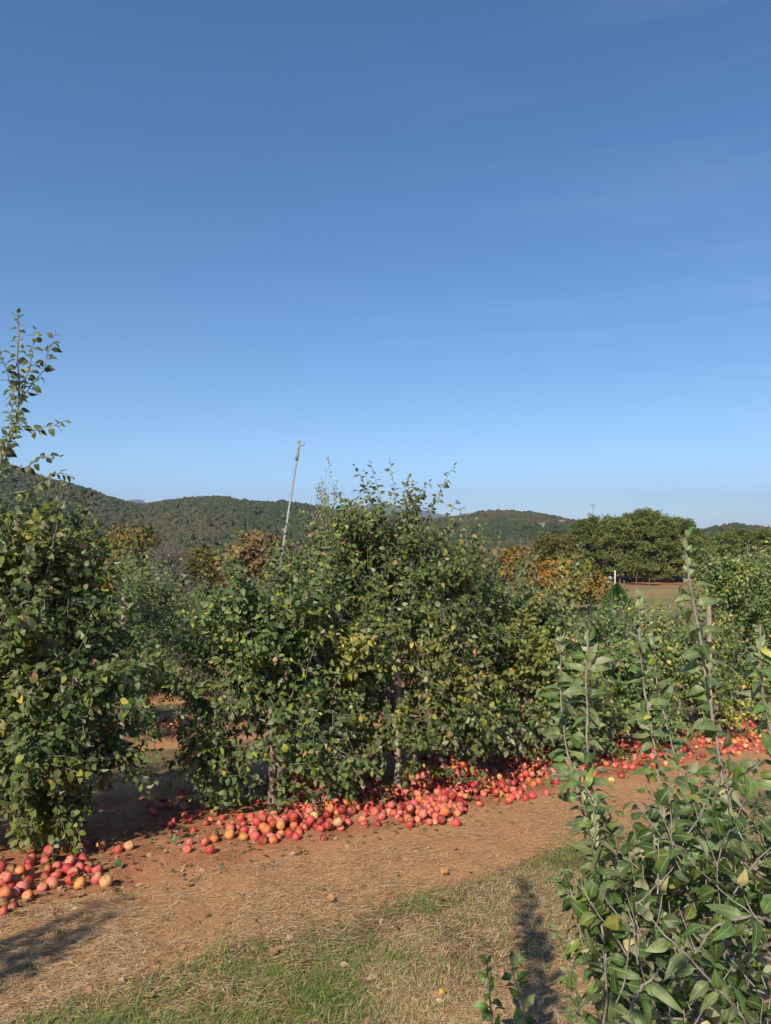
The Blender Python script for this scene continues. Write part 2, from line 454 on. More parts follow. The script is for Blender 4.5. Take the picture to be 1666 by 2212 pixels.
# ------------------------------------------------------------------ leaves
def leaf_templates(n, cols, seed, K=6, pet=.22, wmax=.33, crv=(.15, .75)):
    """leaf of length 1 along +Y, normal +Z; returns list of verts, quads, uv"""
    rg = rng_(seed); out = []
    ts = np.concatenate([[-pet], np.linspace(0, 1, n + 1)]) if pet else np.linspace(0, 1, n + 1)
    for k in range(K):
        c = rg.uniform(*crv); fold = rg.uniform(.05, .5); wv = rg.uniform(.0, .07); tw = rg.uniform(-.5, .5); wm = wmax * rg.uniform(.85, 1.15)
        V = []; UV = []
        for t in ts:
            tt = max(t, 0)
            wd = wm * (math.sin(math.pi * tt ** .78) ** .85) if 0 < tt < 1 else 0
            wd = max(wd, .018 if t <= 0 else .004)
            for j in range(cols):
                u = j / (cols - 1) * 2 - 1
                xx = u * wd
                zz = fold * abs(xx) - c * tt * tt * .9 + wv * math.sin(tt * 11 + u * 2) * abs(u) - (.10 * abs(t) if t < 0 else 0)
                yy = (t if t < 0 else tt * (1 - .12 * c * tt))
                a = tw * tt
                V.append((xx * math.cos(a) - zz * math.sin(a) * .3, yy, zz + xx * math.sin(a)))
                UV.append((.5 + u / 2, tt))
        R = len(ts); idx = np.arange(R * cols).reshape(R, cols)
        q = np.stack([idx[:-1, :-1], idx[:-1, 1:], idx[1:, 1:], idx[1:, :-1]], -1).reshape(-1, 4)
        out.append((np.array(V), q, np.array(UV)))
    return out
LT_HI = leaf_templates(9, 5, 1, 8)
LT_ARCH = leaf_templates(9, 5, 8, 8, .30, .25, (.6, 1.45))
LT_MID = leaf_templates(4, 3, 2, 6)
LT_LOW = leaf_templates(2, 3, 3, 4, pet=0)

def place_leaves(tpl, P, D, Nn, size, col, rg):
    """batch of leaves -> verts, quads, colours, uv"""
    D = norm(D); X = norm(np.cross(D, Nn)); Z = np.cross(X, D)
    k = rg.integers(0, len(tpl), len(P))
    VS, QS, CS, US = [], [], [], []; base = 0
    for i, (V, q, UV) in enumerate(tpl):
        m_ = np.nonzero(k == i)[0]
        if not len(m_): continue
        s = size[m_][:, None, None]
        v = P[m_][:, None] + s * (V[None, :, 0:1] * X[m_][:, None] + V[None, :, 1:2] * D[m_][:, None] + V[None, :, 2:3] * Z[m_][:, None])
        nv = len(V)
        QS.append((q[None] + (base + np.arange(len(m_)) * nv)[:, None, None]).reshape(-1, 4))
        VS.append(v.reshape(-1, 3)); CS.append(np.repeat(col[m_], nv, axis=0)); US.append(np.tile(UV, (len(m_), 1)))
        base += len(m_) * nv
    return np.concatenate(VS), np.concatenate(QS), np.concatenate(CS), np.concatenate(US)

def leaf_colors(n, rg, yellow=.05, shade=1.0, grey=.25):
    g = np.array([.068, .108, .032]); c = np.tile(g, (n, 1))
    v = rg.uniform(.65, 1.45, n)[:, None]
    c = c * v
    m1 = rg.random(n) < grey; c[m1] = np.array([.115, .138, .066]) * rg.uniform(.8, 1.3, (m1.sum(), 1))
    m2 = rg.random(n) < yellow * 2.2; c[m2] = np.array([.16, .20, .035]) * rg.uniform(.6, 1.3, (m2.sum(), 1))
    m3 = rg.random(n) < yellow * .35; c[m3] = np.array([.30, .27, .055]) * rg.uniform(.7, 1.2, (m3.sum(), 1))
    m4 = rg.random(n) < (.012 if yellow > .03 else .003); c[m4] = np.array([.34, .20, .12])
    return c * shade

def grow(starts, dirs, lens, grav, rg, P=7, wob=.12):
    S = len(starts); pts = np.zeros((S, P, 3)); pts[:, 0] = starts
    d = norm(dirs.copy()); st = (lens / (P - 1))[:, None]
    for j in range(1, P):
        pts[:, j] = pts[:, j - 1] + d * st
        d = norm(d + np.array([0, 0, 1.]) * grav[:, None] + rg.normal(0, wob, (S, 3)))
    return pts
def along(paths, si, t):
    P = paths.shape[1]; f = t * (P - 1); i = np.minimum(f.astype(int), P - 2); fr = (f - i)[:, None]
    a = paths[si, i]; b = paths[si, i + 1]
    return a * (1 - fr) + b * fr, norm(b - a)
def leaves_on(paths, lens, spacing, rg, tpl, size=(.05, .075), t0=.12, yellow=.05, tip=.6, angle=(.75, 1.25), droop=.45, grey=.25, shade=1.0):
    n = np.maximum((lens * (1 - t0) / spacing).astype(int), 2)
    si = np.repeat(np.arange(len(paths)), n)
    k = np.concatenate([np.arange(c) for c in n])
    t = np.clip(t0 + (1 - t0) * (k + rg.uniform(.2, .9, len(k))) / n[si], 0, .999)
    P, T = along(paths, si, t)
    ref = np.where(np.abs(T[:, 2:3]) > .85, np.array([1., 0, 0]), np.array([0, 0, 1.]))
    U = norm(np.cross(T, ref)); V = np.cross(T, U)
    az = k * 2.39996 + rg.uniform(0, 6.28, len(paths))[si] + rg.normal(0, .35, len(k))
    R = np.cos(az)[:, None] * U + np.sin(az)[:, None] * V
    al = rg.uniform(angle[0], angle[1], len(k))[:, None]
    al = al * (1 - .45 * (t[:, None] > .93))
    up = np.array([0, 0, 1.])
    D = norm(T * np.cos(al) + R * np.sin(al) - up * droop * rg.uniform(.2, 1.3, (len(k), 1)))
    Nn = norm(T * .08 + up * .22 + SUNV * .62 + rg.normal(0, .5, (len(k), 3)))
    sz = rg.uniform(size[0], size[1], len(k)) * np.where(t > .8, tip + (1 - tip) * (1 - t) / .2, 1)
    P = P + D * sz[:, None] * .2
    col = leaf_colors(len(k), rg, yellow, shade, grey)
    return P, D, Nn, sz, col

def build_tree_meshes(seed, H=2.4, R=1.0, clear=.3, nlimb=18, nshoot=300, lod='mid', yellow=.05, leaders=(), lsize=(.045, .075), up=.5, grey=.25, spacing=.026, tops=16, lowf=1.0):
    """apple tree around the origin; leaders: list of (polyline, spacing)"""
    rg = rng_(seed)
    P = 9
    tz = np.linspace(0, H * .86, P)
    tr = np.stack([np.cumsum(rg.normal(0, .018, P)), np.cumsum(rg.normal(0, .018, P)), tz], -1); tr -= tr[0] * [1, 1, 0]
    tr[0, 2] = -.06
    rad = np.interp(tz / tz[-1], [0, .05, .5, 1], [.052, .038, .026, .010])
    tv, tq = tubes(tr[None], rad[None], 9)
    # limbs
    zl = np.linspace(max(clear, .3) + .12, H * .84, nlimb) + rg.normal(0, .04, nlimb)
    az = np.arange(nlimb) * 2.4 + rg.uniform(0, 6)
    prof = np.interp(zl / H, [0, .12, .3, .55, .8, 1], [.75 * lowf, .95 * lowf, 1.0 * lowf ** .5, .84, .55, .2])
    ll = R * prof * rg.uniform(.72, 1.08, nlimb)
    ti = np.clip(zl / (H * .86), 0, .99); tp, _ = along(tr[None], np.zeros(nlimb, int), ti)
    el = np.interp(zl / H, [0, .3, 1], [.05, .25, .9])
    dirs = np.stack([np.cos(az), np.sin(az), np.tan(el)], -1)
    limbs = grow(tp, dirs, ll, np.interp(zl / H, [0, .4, 1], [-.10, -.03, .12]), rg, 8, .10)
    lr = np.linspace(1, .25, 8)[None] * (.011 * rg.uniform(.8, 1.2, nlimb))[:, None]
    # sub-limbs
    ns = nlimb * 3
    li = rg.integers(0, nlimb, ns); t = rg.uniform(.2, .85, ns); sp, stn = along(limbs, li, t)
    sd_ = norm(stn + rg.normal(0, .75, (ns, 3)))
    sl = rg.uniform(.25, .5, ns) * R
    subs = grow(sp, sd_, sl, np.interp(sp[:, 2] / H, [0, .4, 1], [-.12, 0, .15]), rg, 8, .12)
    sr = np.linspace(1, .3, 8)[None] * np.full((ns, 1), .006)
    allp = np.concatenate([limbs, subs]); 
    # leafy shoots
    wts = np.concatenate([ll, sl * .8]); wts /= wts.sum()
    ai = rg.choice(len(allp), nshoot, p=wts); t = rg.uniform(.12, 1, nshoot) ** .8
    p0, tg = along(allp, ai, np.minimum(t, .999))
    hz = p0[:, 2] / H
    rad_out = norm(p0 * [1, 1, 0] + rg.normal(0, .15, (nshoot, 3)))
    low = 1 - sstep(.15, .45, hz); high = sstep(.55, .95, hz)
    dd = norm(tg * .5 + rad_out * .6 + rg.normal(0, .45, (nshoot, 3)) + np.array([0, 0, 1.]) * (up * .7 * high + .25 * up - .75 * low)[:, None])
    sl2 = rg.uniform(.16, .46, nshoot) * (1 + .35 * high)
    shoots = grow(p0, dd, sl2, np.where(hz > .5, .10 * up * 2, -.05) - .10 * low, rg, 7, .11)
    nf = int(nshoot * .9); tz_ = rg.uniform(0, 1, nf) ** .9; zz = clear + tz_ * (H * .97 - clear)
    pr = np.interp(zz / H, [0, .12, .3, .6, .85, 1], [.8 * lowf, .95 * lowf, lowf ** .5, .82, .5, .13]) * R * rg.uniform(.35, 1, nf) ** .5
    fa = rg.uniform(0, 6.283, nf)
    lump = 1 + .28 * (fbm(np.cos(fa) * 1.5 + seed, zz * 1.6 + np.sin(fa) * 1.5, 2) - .5) * 2
    fp = np.stack([pr * lump * np.cos(fa), pr * lump * np.sin(fa), zz], -1)
    fd = norm(np.stack([np.cos(fa), np.sin(fa), np.zeros(nf)], -1) * .8 + rg.normal(0, .5, (nf, 3)) + np.array([0, 0, 1.]) * np.interp(zz / H, [0, .35, 1], [-.8, 0, 1.1 * up + .3])[:, None])
    fl_ = rg.uniform(.14, .38, nf); fp -= fd * (fl_ * .6)[:, None]
    fs = grow(fp, fd, fl_, np.where(zz / H > .5, .1, -.08), rg, 7, .12)
    shoots = np.concatenate([shoots, fs]); sl2 = np.concatenate([sl2, fl_]); nshoot = len(shoots)
    fl = shoots[:, :, 2] < .07; shoots[:, :, 2] = np.where(fl, .07 + rg.uniform(0, .05, shoots.shape[:2]), shoots[:, :, 2])
    shr = np.linspace(1, .4, 7)[None] * np.full((nshoot, 1), .0032)
    # uneven density: drop shoots in random pockets
    parts = [tubes(limbs, lr, 6), tubes(subs, sr, 5), tubes(shoots, shr, 3)]
    tpl = {'hi': LT_HI, 'mid': LT_MID, 'low': LT_LOW}[lod]
    L = [leaves_on(shoots, sl2, spacing, rg, tpl, lsize, .05, yellow, grey=grey)]
    li_ = leaves_on(allp, np.concatenate([ll, sl]), .035, rg, tpl, lsize, .3, yellow, grey=grey); L.append(li_)
    leaders = list(leaders)
    for _ in range(tops):
        a = rg.uniform(0, 6.28); q = R * rg.uniform(.1, .8); zt = H * (1.02 - .28 * (q / R) ** 2) + rg.uniform(.02, .46) * (1 - .3 * q / R); x_, y_ = q * math.cos(a), q * math.sin(a)
        leaders.append(([(x_ * .75, y_ * .75, zt - .75), (x_ * .9, y_ * .9, zt - .4), (x_ + rg.normal(0, .05), y_ + rg.normal(0, .05), zt)], .005, .028, (lsize[0] * .85, lsize[1] * .9)))
    for pl, r0, spc, lsz in leaders:
        pl = np.asarray(pl, float)
        seg = np.linalg.norm(np.diff(pl, axis=0), axis=1); cum = np.concatenate([[0], np.cumsum(seg)])
        tt = np.linspace(0, cum[-1], 10); path = np.stack([np.interp(tt, cum, pl[:, i]) for i in range(3)], -1)
        path[1:-1] += rg.normal(0, .006, (8, 3))
        parts.append(tubes(path[None], np.linspace(r0, r0 * .35, 10)[None], 5))
        L.append(leaves_on(path[None], cum[-1:], spc, rg, tpl, lsz, .03, yellow * .6, tip=.55, angle=(.7, 1.2), droop=.5, grey=grey + .15))
    P_, D_, N_, S_, C_ = [np.concatenate(z) for z in zip(*L)]
    keep = P_[:, 2] > .04
    keep &= ~((fbm(P_[:, 0] * 1.9 + seed, P_[:, 2] * 1.9 + P_[:, 1] * 1.1, 2) < .30) & (rg.random(len(P_)) < .7))
    P_, D_, N_, S_, C_ = P_[keep], D_[keep], N_[keep], S_[keep], C_[keep]
    # yellower patches
    yp = fbm(P_[:, 0] * 1.4 + 3 * seed, P_[:, 2] * 1.4 + P_[:, 1], 2)
    C_ = C_ * (1 + np.clip(yp - .52, 0, 1)[:, None] * np.array([5.0, 2.6, 0.]) * min(1, yellow * 12))
    lv, lq, lc, lu = place_leaves(tpl, P_, D_, N_, S_, C_, rg)
    bv, bf = join(parts)
    mt = mesh_np('trunk', tv, tq, M_bark)
    mb = mesh_np('branches', bv, bf, M_twig)
    ml = mesh_np('foliage', lv, lq, M_leaf_near if lod == 'hi' else M_leaf, lc, lu)
    return mt, mb, ml, len(P_)

def tree_obj(meshes, x, y, rz, scale, label, group='apple trees of the orchard', name='apple_tree'):
    e = empty(name, (x, y, float(gz(x, y))), rz)
    e.scale = (scale[0], scale[0], scale[1]) if isinstance(scale, tuple) else (scale,) * 3
    tag(e, label, 'apple tree', group)
    obj('trunk', meshes[0], e); obj('branches', meshes[1], e); obj('foliage', meshes[2], e)
    return e


# ---- first row, each tree its own
def lead(pts, base, d, r0=.008, spc=.05, sz=(.05, .075)):
    """leader through photo points at depth d, made local to the tree base"""
    b = np.array([base[0], base[1], float(gz(*base))])
    ds = d if hasattr(d, '__len__') else [d] * len(pts)
    return ([W(px, py, dd) - b for (px, py), dd in zip(pts, ds)], r0, spc, sz)
row1 = {}
def rb(k): return (0.155 + 1.4 * k, 7.37 + 1.05 * k)
B = rb(-2)
t_left = [lead([(-30, 1110), (4, 990), (44, 889), (40, 800), (37, 672)], B, 5.2, .012, .018, (.055, .08)),
          lead([(44, 870), (60, 800), (72, 760), (76, 708)], B, [5.2, 5.15, 5.12, 5.1], .005, .024, (.055, .08)),
          lead([(46, 860), (92, 800), (108, 760), (120, 715)], B, [5.2, 5.22, 5.25, 5.3], .005, .024, (.055, .08)),
          lead([(36, 880), (10, 790), (-6, 740)], B, [5.2, 5.1, 5.0], .005, .024, (.055, .08)),
          lead([(30, 910), (75, 930), (115, 918), (140, 908)], B, [5.2, 5.1, 5.05, 5.0], .006, .032),
          lead([(0, 1010), (60, 1008), (95, 985), (128, 985)], B, [5.2, 5.1, 5.0, 5.0], .006, .03),
          lead([(20, 1070), (80, 1050), (120, 1020), (155, 1030)], B, [5.2, 5.0, 4.95, 4.95], .007, .028),
          lead([(100, 1240), (128, 1120), (132, 1050)], B, [5.0, 4.95, 4.9], .007, .03),
          lead([(10, 1000), (22, 930), (28, 850)], B, [5.1, 5.05, 5.1], .006, .02),
          lead([(-10, 1050), (10, 950), (50, 900)], B, [5.1, 5.0, 5.0], .006, .02)]
row1[-2] = build_tree_meshes(21, 2.28, .74, .2, 24, 700, 'mid', .035, t_left, (.05, .082), lowf=.68)
row1[-3] = build_tree_meshes(20, 2.3, .95, .3, 16, 260, 'low', .04)
B = rb(-1)
t_m1 = [lead([(560, 1330), (545, 1250), (535, 1185)], B, [6.2, 6.1, 6.1], .007, .032),
        lead([(610, 1330), (640, 1260), (645, 1200)], B, [6.3, 6.3, 6.3], .007, .03),
        lead([(500, 1340), (470, 1270), (455, 1215)], B, [6.1, 6.0, 6.0], .007, .032)]
row1[-1] = build_tree_meshes(33, 1.70, .95, .18, 24, 800, 'mid', .08, t_m1, (.045, .078), lowf=.82)
B = rb(0)
t_0 = [lead([(870, 1240), (850, 1180), (800, 1075), (767, 1005)], B, 7.3, .006, .032, (.055, .08)),
       lead([(872, 1220), (830, 1110), (815, 1050), (800, 996)], B, 7.25, .006, .032, (.055, .08)),
       lead([(875, 1240), (862, 1130), (851, 1060), (842, 992)], B, 7.3, .006, .032, (.055, .08)),
       lead([(880, 1210), (886, 1120), (882, 1060), (880, 1032)], B, 7.35, .006, .032, (.055, .08)),
       lead([(880, 1230), (920, 1120), (950, 1060), (984, 1003)], B, 7.3, .006, .032, (.055, .08)),
       lead([(885, 1190), (915, 1130), (942, 1085), (955, 1060)], B, 7.2, .006, .035),
       lead([(860, 1230), (835, 1160), (845, 1120)], B, 7.2, .006, .028),
       lead([(880, 1240), (900, 1180), (905, 1110)], B, 7.2, .006, .028),
       lead([(930, 1250), (950, 1190), (965, 1140)], B, 7.2, .006, .03),
       lead([(780, 1270), (765, 1210), (755, 1170)], B, 7.1, .006, .03)]
row1[0] = build_tree_meshes(47, 2.5, 1.12, .3, 26, 860, 'mid', .07, t_0, (.045, .078))
B = rb(1)
t_1 = [lead([(1000, 1250), (1008, 1160), (1005, 1098)], B, 8.2, .006, .05),
       lead([(1060, 1260), (1075, 1200), (1080, 1148)], B, 8.2, .007, .035),
       lead([(1100, 1270), (1140, 1220), (1165, 1190)], B, 8.3, .006, .038)]
row1[1] = build_tree_meshes(52, 1.92, 1.12, .3, 22, 700, 'mid', .05, t_1, (.045, .078), tops=9)
row1[2] = build_tree_meshes(61, 1.4, .98, .3, 18, 480, 'mid', .12, [], (.045, .075), tops=6)
row1[3] = build_tree_meshes(62, 1.4, 1.0, .3, 18, 480, 'mid', .13, [], (.045, .075), tops=5)
row1[4] = build_tree_meshes(63, 2.65, 1.05, .3, 22, 470, 'mid', .12, [lead([(1590, 1250), (1570, 1200), (1560, 1160)], rb(4), 11.4, .006, .04), lead([(1600, 1230), (1612, 1200), (1618, 1170)], rb(4), 11.4, .006, .04)], (.045, .075))
row1[5] = build_tree_meshes(64, 2.8, 1.05, .3, 20, 380, 'mid', .12, [], (.045, .075))
row1[6] = build_tree_meshes(65, 2.5, 1.0, .3, 18, 240, 'low', .1, [], (.05, .08))
LAB1 = {-3: 'apple tree of the front row standing left of the tall leader tree',
 -2: 'tall dark apple tree at the left edge with a leader against the sky',
 -1: 'yellow-tinged apple tree with a split grey post, right of the dark gap',
 0: 'bushy apple tree with five leafy leaders and a bare trunk beside the apple heap',
 1: 'dense green apple tree just right of the trunk above the apple heap',
 2: 'low yellowish apple tree seen behind the two leftmost foreground stems',
 3: 'low apple tree behind the middle foreground stems, next to the pale wooden post',
 4: 'taller yellow-green apple tree behind the tallest foreground stem',
 5: 'tall apple tree at the right edge beyond the yellow-green one',
 6: 'last apple tree of the front row at the far right'}
for k, mm in row1.items():
    x, y = rb(k); tree_obj(mm, x + (.22 if k == -1 else 0), y + (.16 if k == -1 else 0), 0, 1.0, LAB1[k])

# ---- rows behind: variants shared by copies
VAR = [build_tree_meshes(101 + i, 2.5, 1.05, .25, 18, 430, 'low', y_, [], (.05, .08), up=.9, grey=g_, spacing=.03)
       for i, (y_, g_) in enumerate([(.03, .35), (.05, .45), (.09, .35), (.02, .5)])]
# slim greyish trees with upright feathery leaders
def feathers(seed, n, h0, h1, rr):
    rg = rng_(seed); out = []
    for i in range(n):
        a = rg.uniform(0, 6.28); q = rr * rg.uniform(0, 1) ** .5
        x, y = q * math.cos(a), q * math.sin(a); h = rg.uniform(h0, h1) * (1 - .25 * q / rr)
        out.append(([(x * .5, y * .5, .9), (x * .9, y * .9, 1.6), (x, y, h)], .006, .011, (.06, .085)))
    return out
VARF = [build_tree_meshes(141 + i, 2.3, .95, .3, 14, 320, 'low', .02, feathers(7 + i, 12 + 20 * (i == 0), 2.3 + .6 * (i == 0), 3.0 + .35 * (i == 0), .55 - .15 * (i == 0)), (.045, .07), up=1.0, grey=.6) for i in range(3)]
rg = rng_(9)
ORD = ['first', 'second', 'third', 'fourth', 'fifth', 'sixth', 'seventh', 'eighth', 'ninth', 'tenth', 'eleventh', 'twelfth', 'thirteenth', 'fourteenth', 'fifteenth',
       'sixteenth', 'seventeenth', 'eighteenth', 'nineteenth', 'twentieth']
def ordn(i):
    if i < 20: return ORD[i]
    t = ['twent', 'thirt', 'fort', 'fift', 'sixt', 'sevent'][(i + 1) // 10 - 2]
    return t + 'ieth' if (i + 1) % 10 == 0 else t + 'y-' + ORD[(i + 1) % 10 - 1]
for r in range(2, 9):
    c = 7.25 + 6.0875 * (r - 1)
    x0 = -.97 + (.35 * (r % 3) if r > 2 else 0)
    cand = []
    for j in range(-40, 60):
        x = x0 + 1.4 * j; y = c + .75 * x
        if y < 3: continue
        px = 833 + F * x / y
        if not (-140 < px < 1810): continue
        if y > 58: continue
        cand.append((px, x, y, j))
    for i, (px, x, y, j) in enumerate(sorted(cand)):
        if r > 2 and rg.random() < .05: continue
        zt = 1.0
        if r == 2 and j == 0: mm = VARF[0]; zt = 1.32
        elif r == 2 and j == -1: mm = VARF[1]; zt = .92
        elif rg.random() < .35: mm = VARF[1 + int(rg.random() * 2)]; zt = rg.uniform(.85, 1.0)
        else: mm = VAR[int(rg.random() * 4)]; zt = rg.uniform(.92, 1.12)
        zt *= (.58 if px < 1520 else .7) if px > 1180 else (.95 if px < 640 or r > 2 else .98)
        if r == 2 and 940 < px <= 1180: zt *= .82
        if r == 2 and j == 0: zt = 1.44
        x += rg.normal(0, .08); y += rg.normal(0, .08)
        tree_obj(mm, x, y, rg.uniform(0, 6.28), (rg.uniform(.92, 1.08), zt),
                 f'{ordn(i)} apple tree from the left in the {ordn(r - 1)} row of the orchard', f'apple trees of the {ordn(r - 1)} row')

# ------------------------------------------------------------------ foreground tree at the right
def fg_tree():
    base = (1.42, 1.85); b = np.array([base[0], base[1], float(gz(*base))])
    rg = rng_(77)
    stems = [
      ([(1284,1733),(1282,1798),(1287,1852),(1296,1924),(1304,2032),(1314,2158),(1330,2330)], [1.95,1.95,1.93,1.9,1.86,1.82,1.8], .0055, .030, (.060,.078)),
      ([(1269,1358),(1267,1480),(1268,1580),(1269,1618),(1278,1690),(1290,1800),(1330,2000),(1380,2300)], [2.30,2.28,2.25,2.24,2.2,2.15,2.05,1.95], .0075, .030, (.062,.085)),
      ([(1210,1368),(1210,1447),(1212,1537),(1221,1609),(1239,1679),(1257,1740),(1300,1900),(1370,2200)], [2.5,2.5,2.48,2.46,2.4,2.35,2.25,2.05], .006, .032, (.052,.078)),
      ([(1381,1285),(1383,1375),(1388,1465),(1401,1537),(1419,1636),(1433,1744),(1440,1850),(1460,2100)], [2.45,2.45,2.44,2.42,2.4,2.35,2.3,2.1], .007, .032, (.055,.078)),
      ([(1403,1332),(1412,1429),(1426,1512),(1455,1620),(1480,1704),(1500,1800),(1500,2000)], [2.75,2.72,2.68,2.6,2.52,2.45,2.3], .006, .034, (.055,.078)),
      ([(1480,1162),(1485,1213),(1494,1278),(1503,1339),(1516,1393),(1525,1465),(1534,1508),(1548,1609),(1566,1708),(1576,1790),(1590,1950),(1580,2300)], [2.35,2.35,2.35,2.34,2.32,2.3,2.28,2.24,2.2,2.15,2.08,1.95], .009, .034, (.060,.085)),
      ([(1642,1350),(1640,1400),(1642,1465),(1653,1526),(1666,1590),(1690,1700),(1710,1950)], [2.1,2.1,2.1,2.1,2.1,2.1,2.05], .008, .036, (.062,.085)),
      ([(1203,2012),(1257,2057),(1320,2150),(1370,2240)], [2.1,2.1,2.0,1.95], .004, .022, (.035,.05)),
      ([(1208,1880),(1240,1950),(1262,2050),(1330,2200)], [2.1,2.1,2.05,1.95], .004, .030, (.045,.06)),
      ([(1232,2073),(1236,2145),(1262,2230)], [2.1,2.1,2.1], .004, .03, (.035,.05)),
      # long arching branches in the lower right corner
      ([(1390,1965),(1430,2010),(1500,2080),(1600,2190),(1680,2330)], [1.55,1.5,1.5,1.5,1.5], .0045, .040, (.06,.085)),
      ([(1430,2090),(1380,2140),(1330,2250)], [1.45,1.45,1.5], .006, .045, (.06,.085)),
      ([(1180,1660),(1265,1700),(1300,1760),(1340,1900)], [2.2,2.15,2.1,2.05], .004, .03, (.05,.07)),
      ([(1500,2060),(1540,2000),(1620,1975),(1700,2000)], [1.45,1.45,1.45,1.5], .0045, .04, (.06,.085)),
      ([(1400,1800),(1450,1840),(1540,1830),(1640,1880),(1720,1960)], [2.0,1.95,1.9,1.85,1.8], .007, .030, (.06,.08)),
      ([(1550,1750),(1600,1680),(1640,1640)], [2.0,1.95,1.9], .005, .03, (.06,.08)),
    ]
    parts = []; L = []; arch = []
    for pts, ds, r0, spc, lsz in stems:
        pl = np.array([W(px, py, d) for (px, py), d in zip(pts, ds)])[::-1]
        seg = np.linalg.norm(np.diff(pl, axis=0), axis=1); cum = np.concatenate([[0], np.cumsum(seg)])
        n = 26; tt = np.linspace(0, cum[-1], n); path = np.stack([np.interp(tt, cum, pl[:, i]) for i in range(3)], -1)
        for _ in range(2): path[1:-1] = (path[:-2] + 2 * path[1:-1] + path[2:]) / 4
        path[1:-1] += rg.normal(0, .0016, (n - 2, 3))
        rr = .8 * np.linspace(r0, r0 * .45, n) * (1 + .12 * np.sin(np.arange(n) * 2.1))
        parts.append(tubes(path[None], rr[None], 8))
        L.append(leaves_on(path[None], cum[-1:], spc * .36, rg, LT_HI, (lsz[0] * .58 * (.8 if ds[0] < 1.7 else 1), lsz[1] * .84 * (.75 if ds[0] < 1.7 else 1)), .02, .012, tip=.55, angle=(.75, 1.3), droop=.22, grey=.6, shade=1.05))  # extra grey-green leaves: their paleness paints in sun sheen on downy leaf tops
        arch.append(len(L[-1][0]))
        if r0 >= .0055 and pts[0][1] < 1750 and len(ds) > 3:      # tuft of narrow pale young leaves at the tip
            nt = 12; a_ = np.arange(nt) * 2.4; up_ = norm(path[-1] - path[-3])[None]
            rd = np.stack([np.cos(a_), np.sin(a_), np.zeros(nt)], -1)
            L.append((path[-1][None] - up_ * rg.uniform(0, .13, (nt, 1)), norm(up_ + rd * rg.uniform(.2, .9, (nt, 1))), norm(rd * .3 - up_ * .1 + SUNV), rg.uniform(.022, .038, nt), np.array([.20, .23, .12]) * rg.uniform(.8, 1.3, (nt, 1))))
            arch.append(nt)
    # filling shoots low in the crown
    nS = 300
    p0 = []
    dd = []
    for i in range(nS):
        px = rg.uniform(1300, 1760); py = rg.uniform(1900, 2560) if i % 4 else rg.uniform(1800, 2050); d = rg.uniform(1.7, 2.4)
        px = max(px, 1300 + max(0, 2050 - py) * .75)
        p0.append(W(px, py, d)); dd.append(norm(np.array([rg.normal(.1, .4), abs(rg.normal(.1, .4)), rg.uniform(.2, 1.1)])))
    p0 = np.array(p0); dd = np.array(dd); ln = rg.uniform(.12, .24, nS)
    sh = grow(p0, dd, ln, np.full(nS, .03), rg, 7, .1)
    parts.append(tubes(sh, np.linspace(.0021, .001, 7)[None] * np.ones((nS, 1)), 6))
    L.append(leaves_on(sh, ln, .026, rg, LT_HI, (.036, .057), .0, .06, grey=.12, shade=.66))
    bz = rg.random(len(L[-1][0])) < .035; L[-1][4][bz] = np.array([.40, .34, .20])
    # limbs tying it to the trunk
    tops = np.array([W(1380, 2300, 1.95), W(1580, 2300, 1.95), W(1330, 2330, 1.8), W(1680, 2330, 1.5), W(1710, 1950, 2.05), W(1460, 2100, 2.1), W(1500, 2000, 2.3), W(1700, 2000, 1.5), W(1370, 2200, 2.05)])
    tb = b + np.array([0, 0, .45])
    for q in tops:
        s_ = np.linspace(0, 1, 9)[:, None]; path = tb * (1 - s_) + q * s_; path[:, 2] += .06 * np.sin(s_[:, 0] * 3.14)
        parts.append(tubes(path[None], np.linspace(.005, .003, 9)[None], 8))
    P_, D_, N_, S_, C_ = [np.concatenate(z) for z in zip(*L)]
    na = sum(arch); bits = [place_leaves(LT_ARCH, P_[:na] - b, D_[:na], N_[:na], S_[:na] * 1.12, C_[:na], rg), place_leaves(LT_HI, P_[na:] - b, D_[na:], N_[na:], S_[na:], C_[na:], rg)]
    lv = np.concatenate([bits[0][0], bits[1][0]]); lq = np.concatenate([bits[0][1], bits[1][1] + len(bits[0][0])]); lc = np.concatenate([bits[0][2], bits[1][2]]); lu = np.concatenate([bits[0][3], bits[1][3]])
    bv, bf = join(parts)
    tr = np.stack([np.zeros(7), np.zeros(7), np.linspace(-.05, 1.05, 7)], -1); tr[:, :2] += rg.normal(0, .012, (7, 2)); tr[0, :2] = 0
    tv, tq = tubes(tr[None], np.interp(np.linspace(0, 1, 7), [0, .1, 1], [.055, .04, .02])[None], 12)
    e = empty('apple_tree', tuple(b)); tag(e, 'close young apple tree at the lower right with long bare grey stems and large leaves', 'apple tree', 'apple trees of the nearest row')
    obj('trunk', mesh_np('trunk', tv, tq, M_bark), e)
    obj('branches', mesh_np('branches', bv - b, bf, M_twig), e)
    obj('foliage', mesh_np('foliage', lv, lq, M_leaf_near, lc, lu), e)
fg_tree()

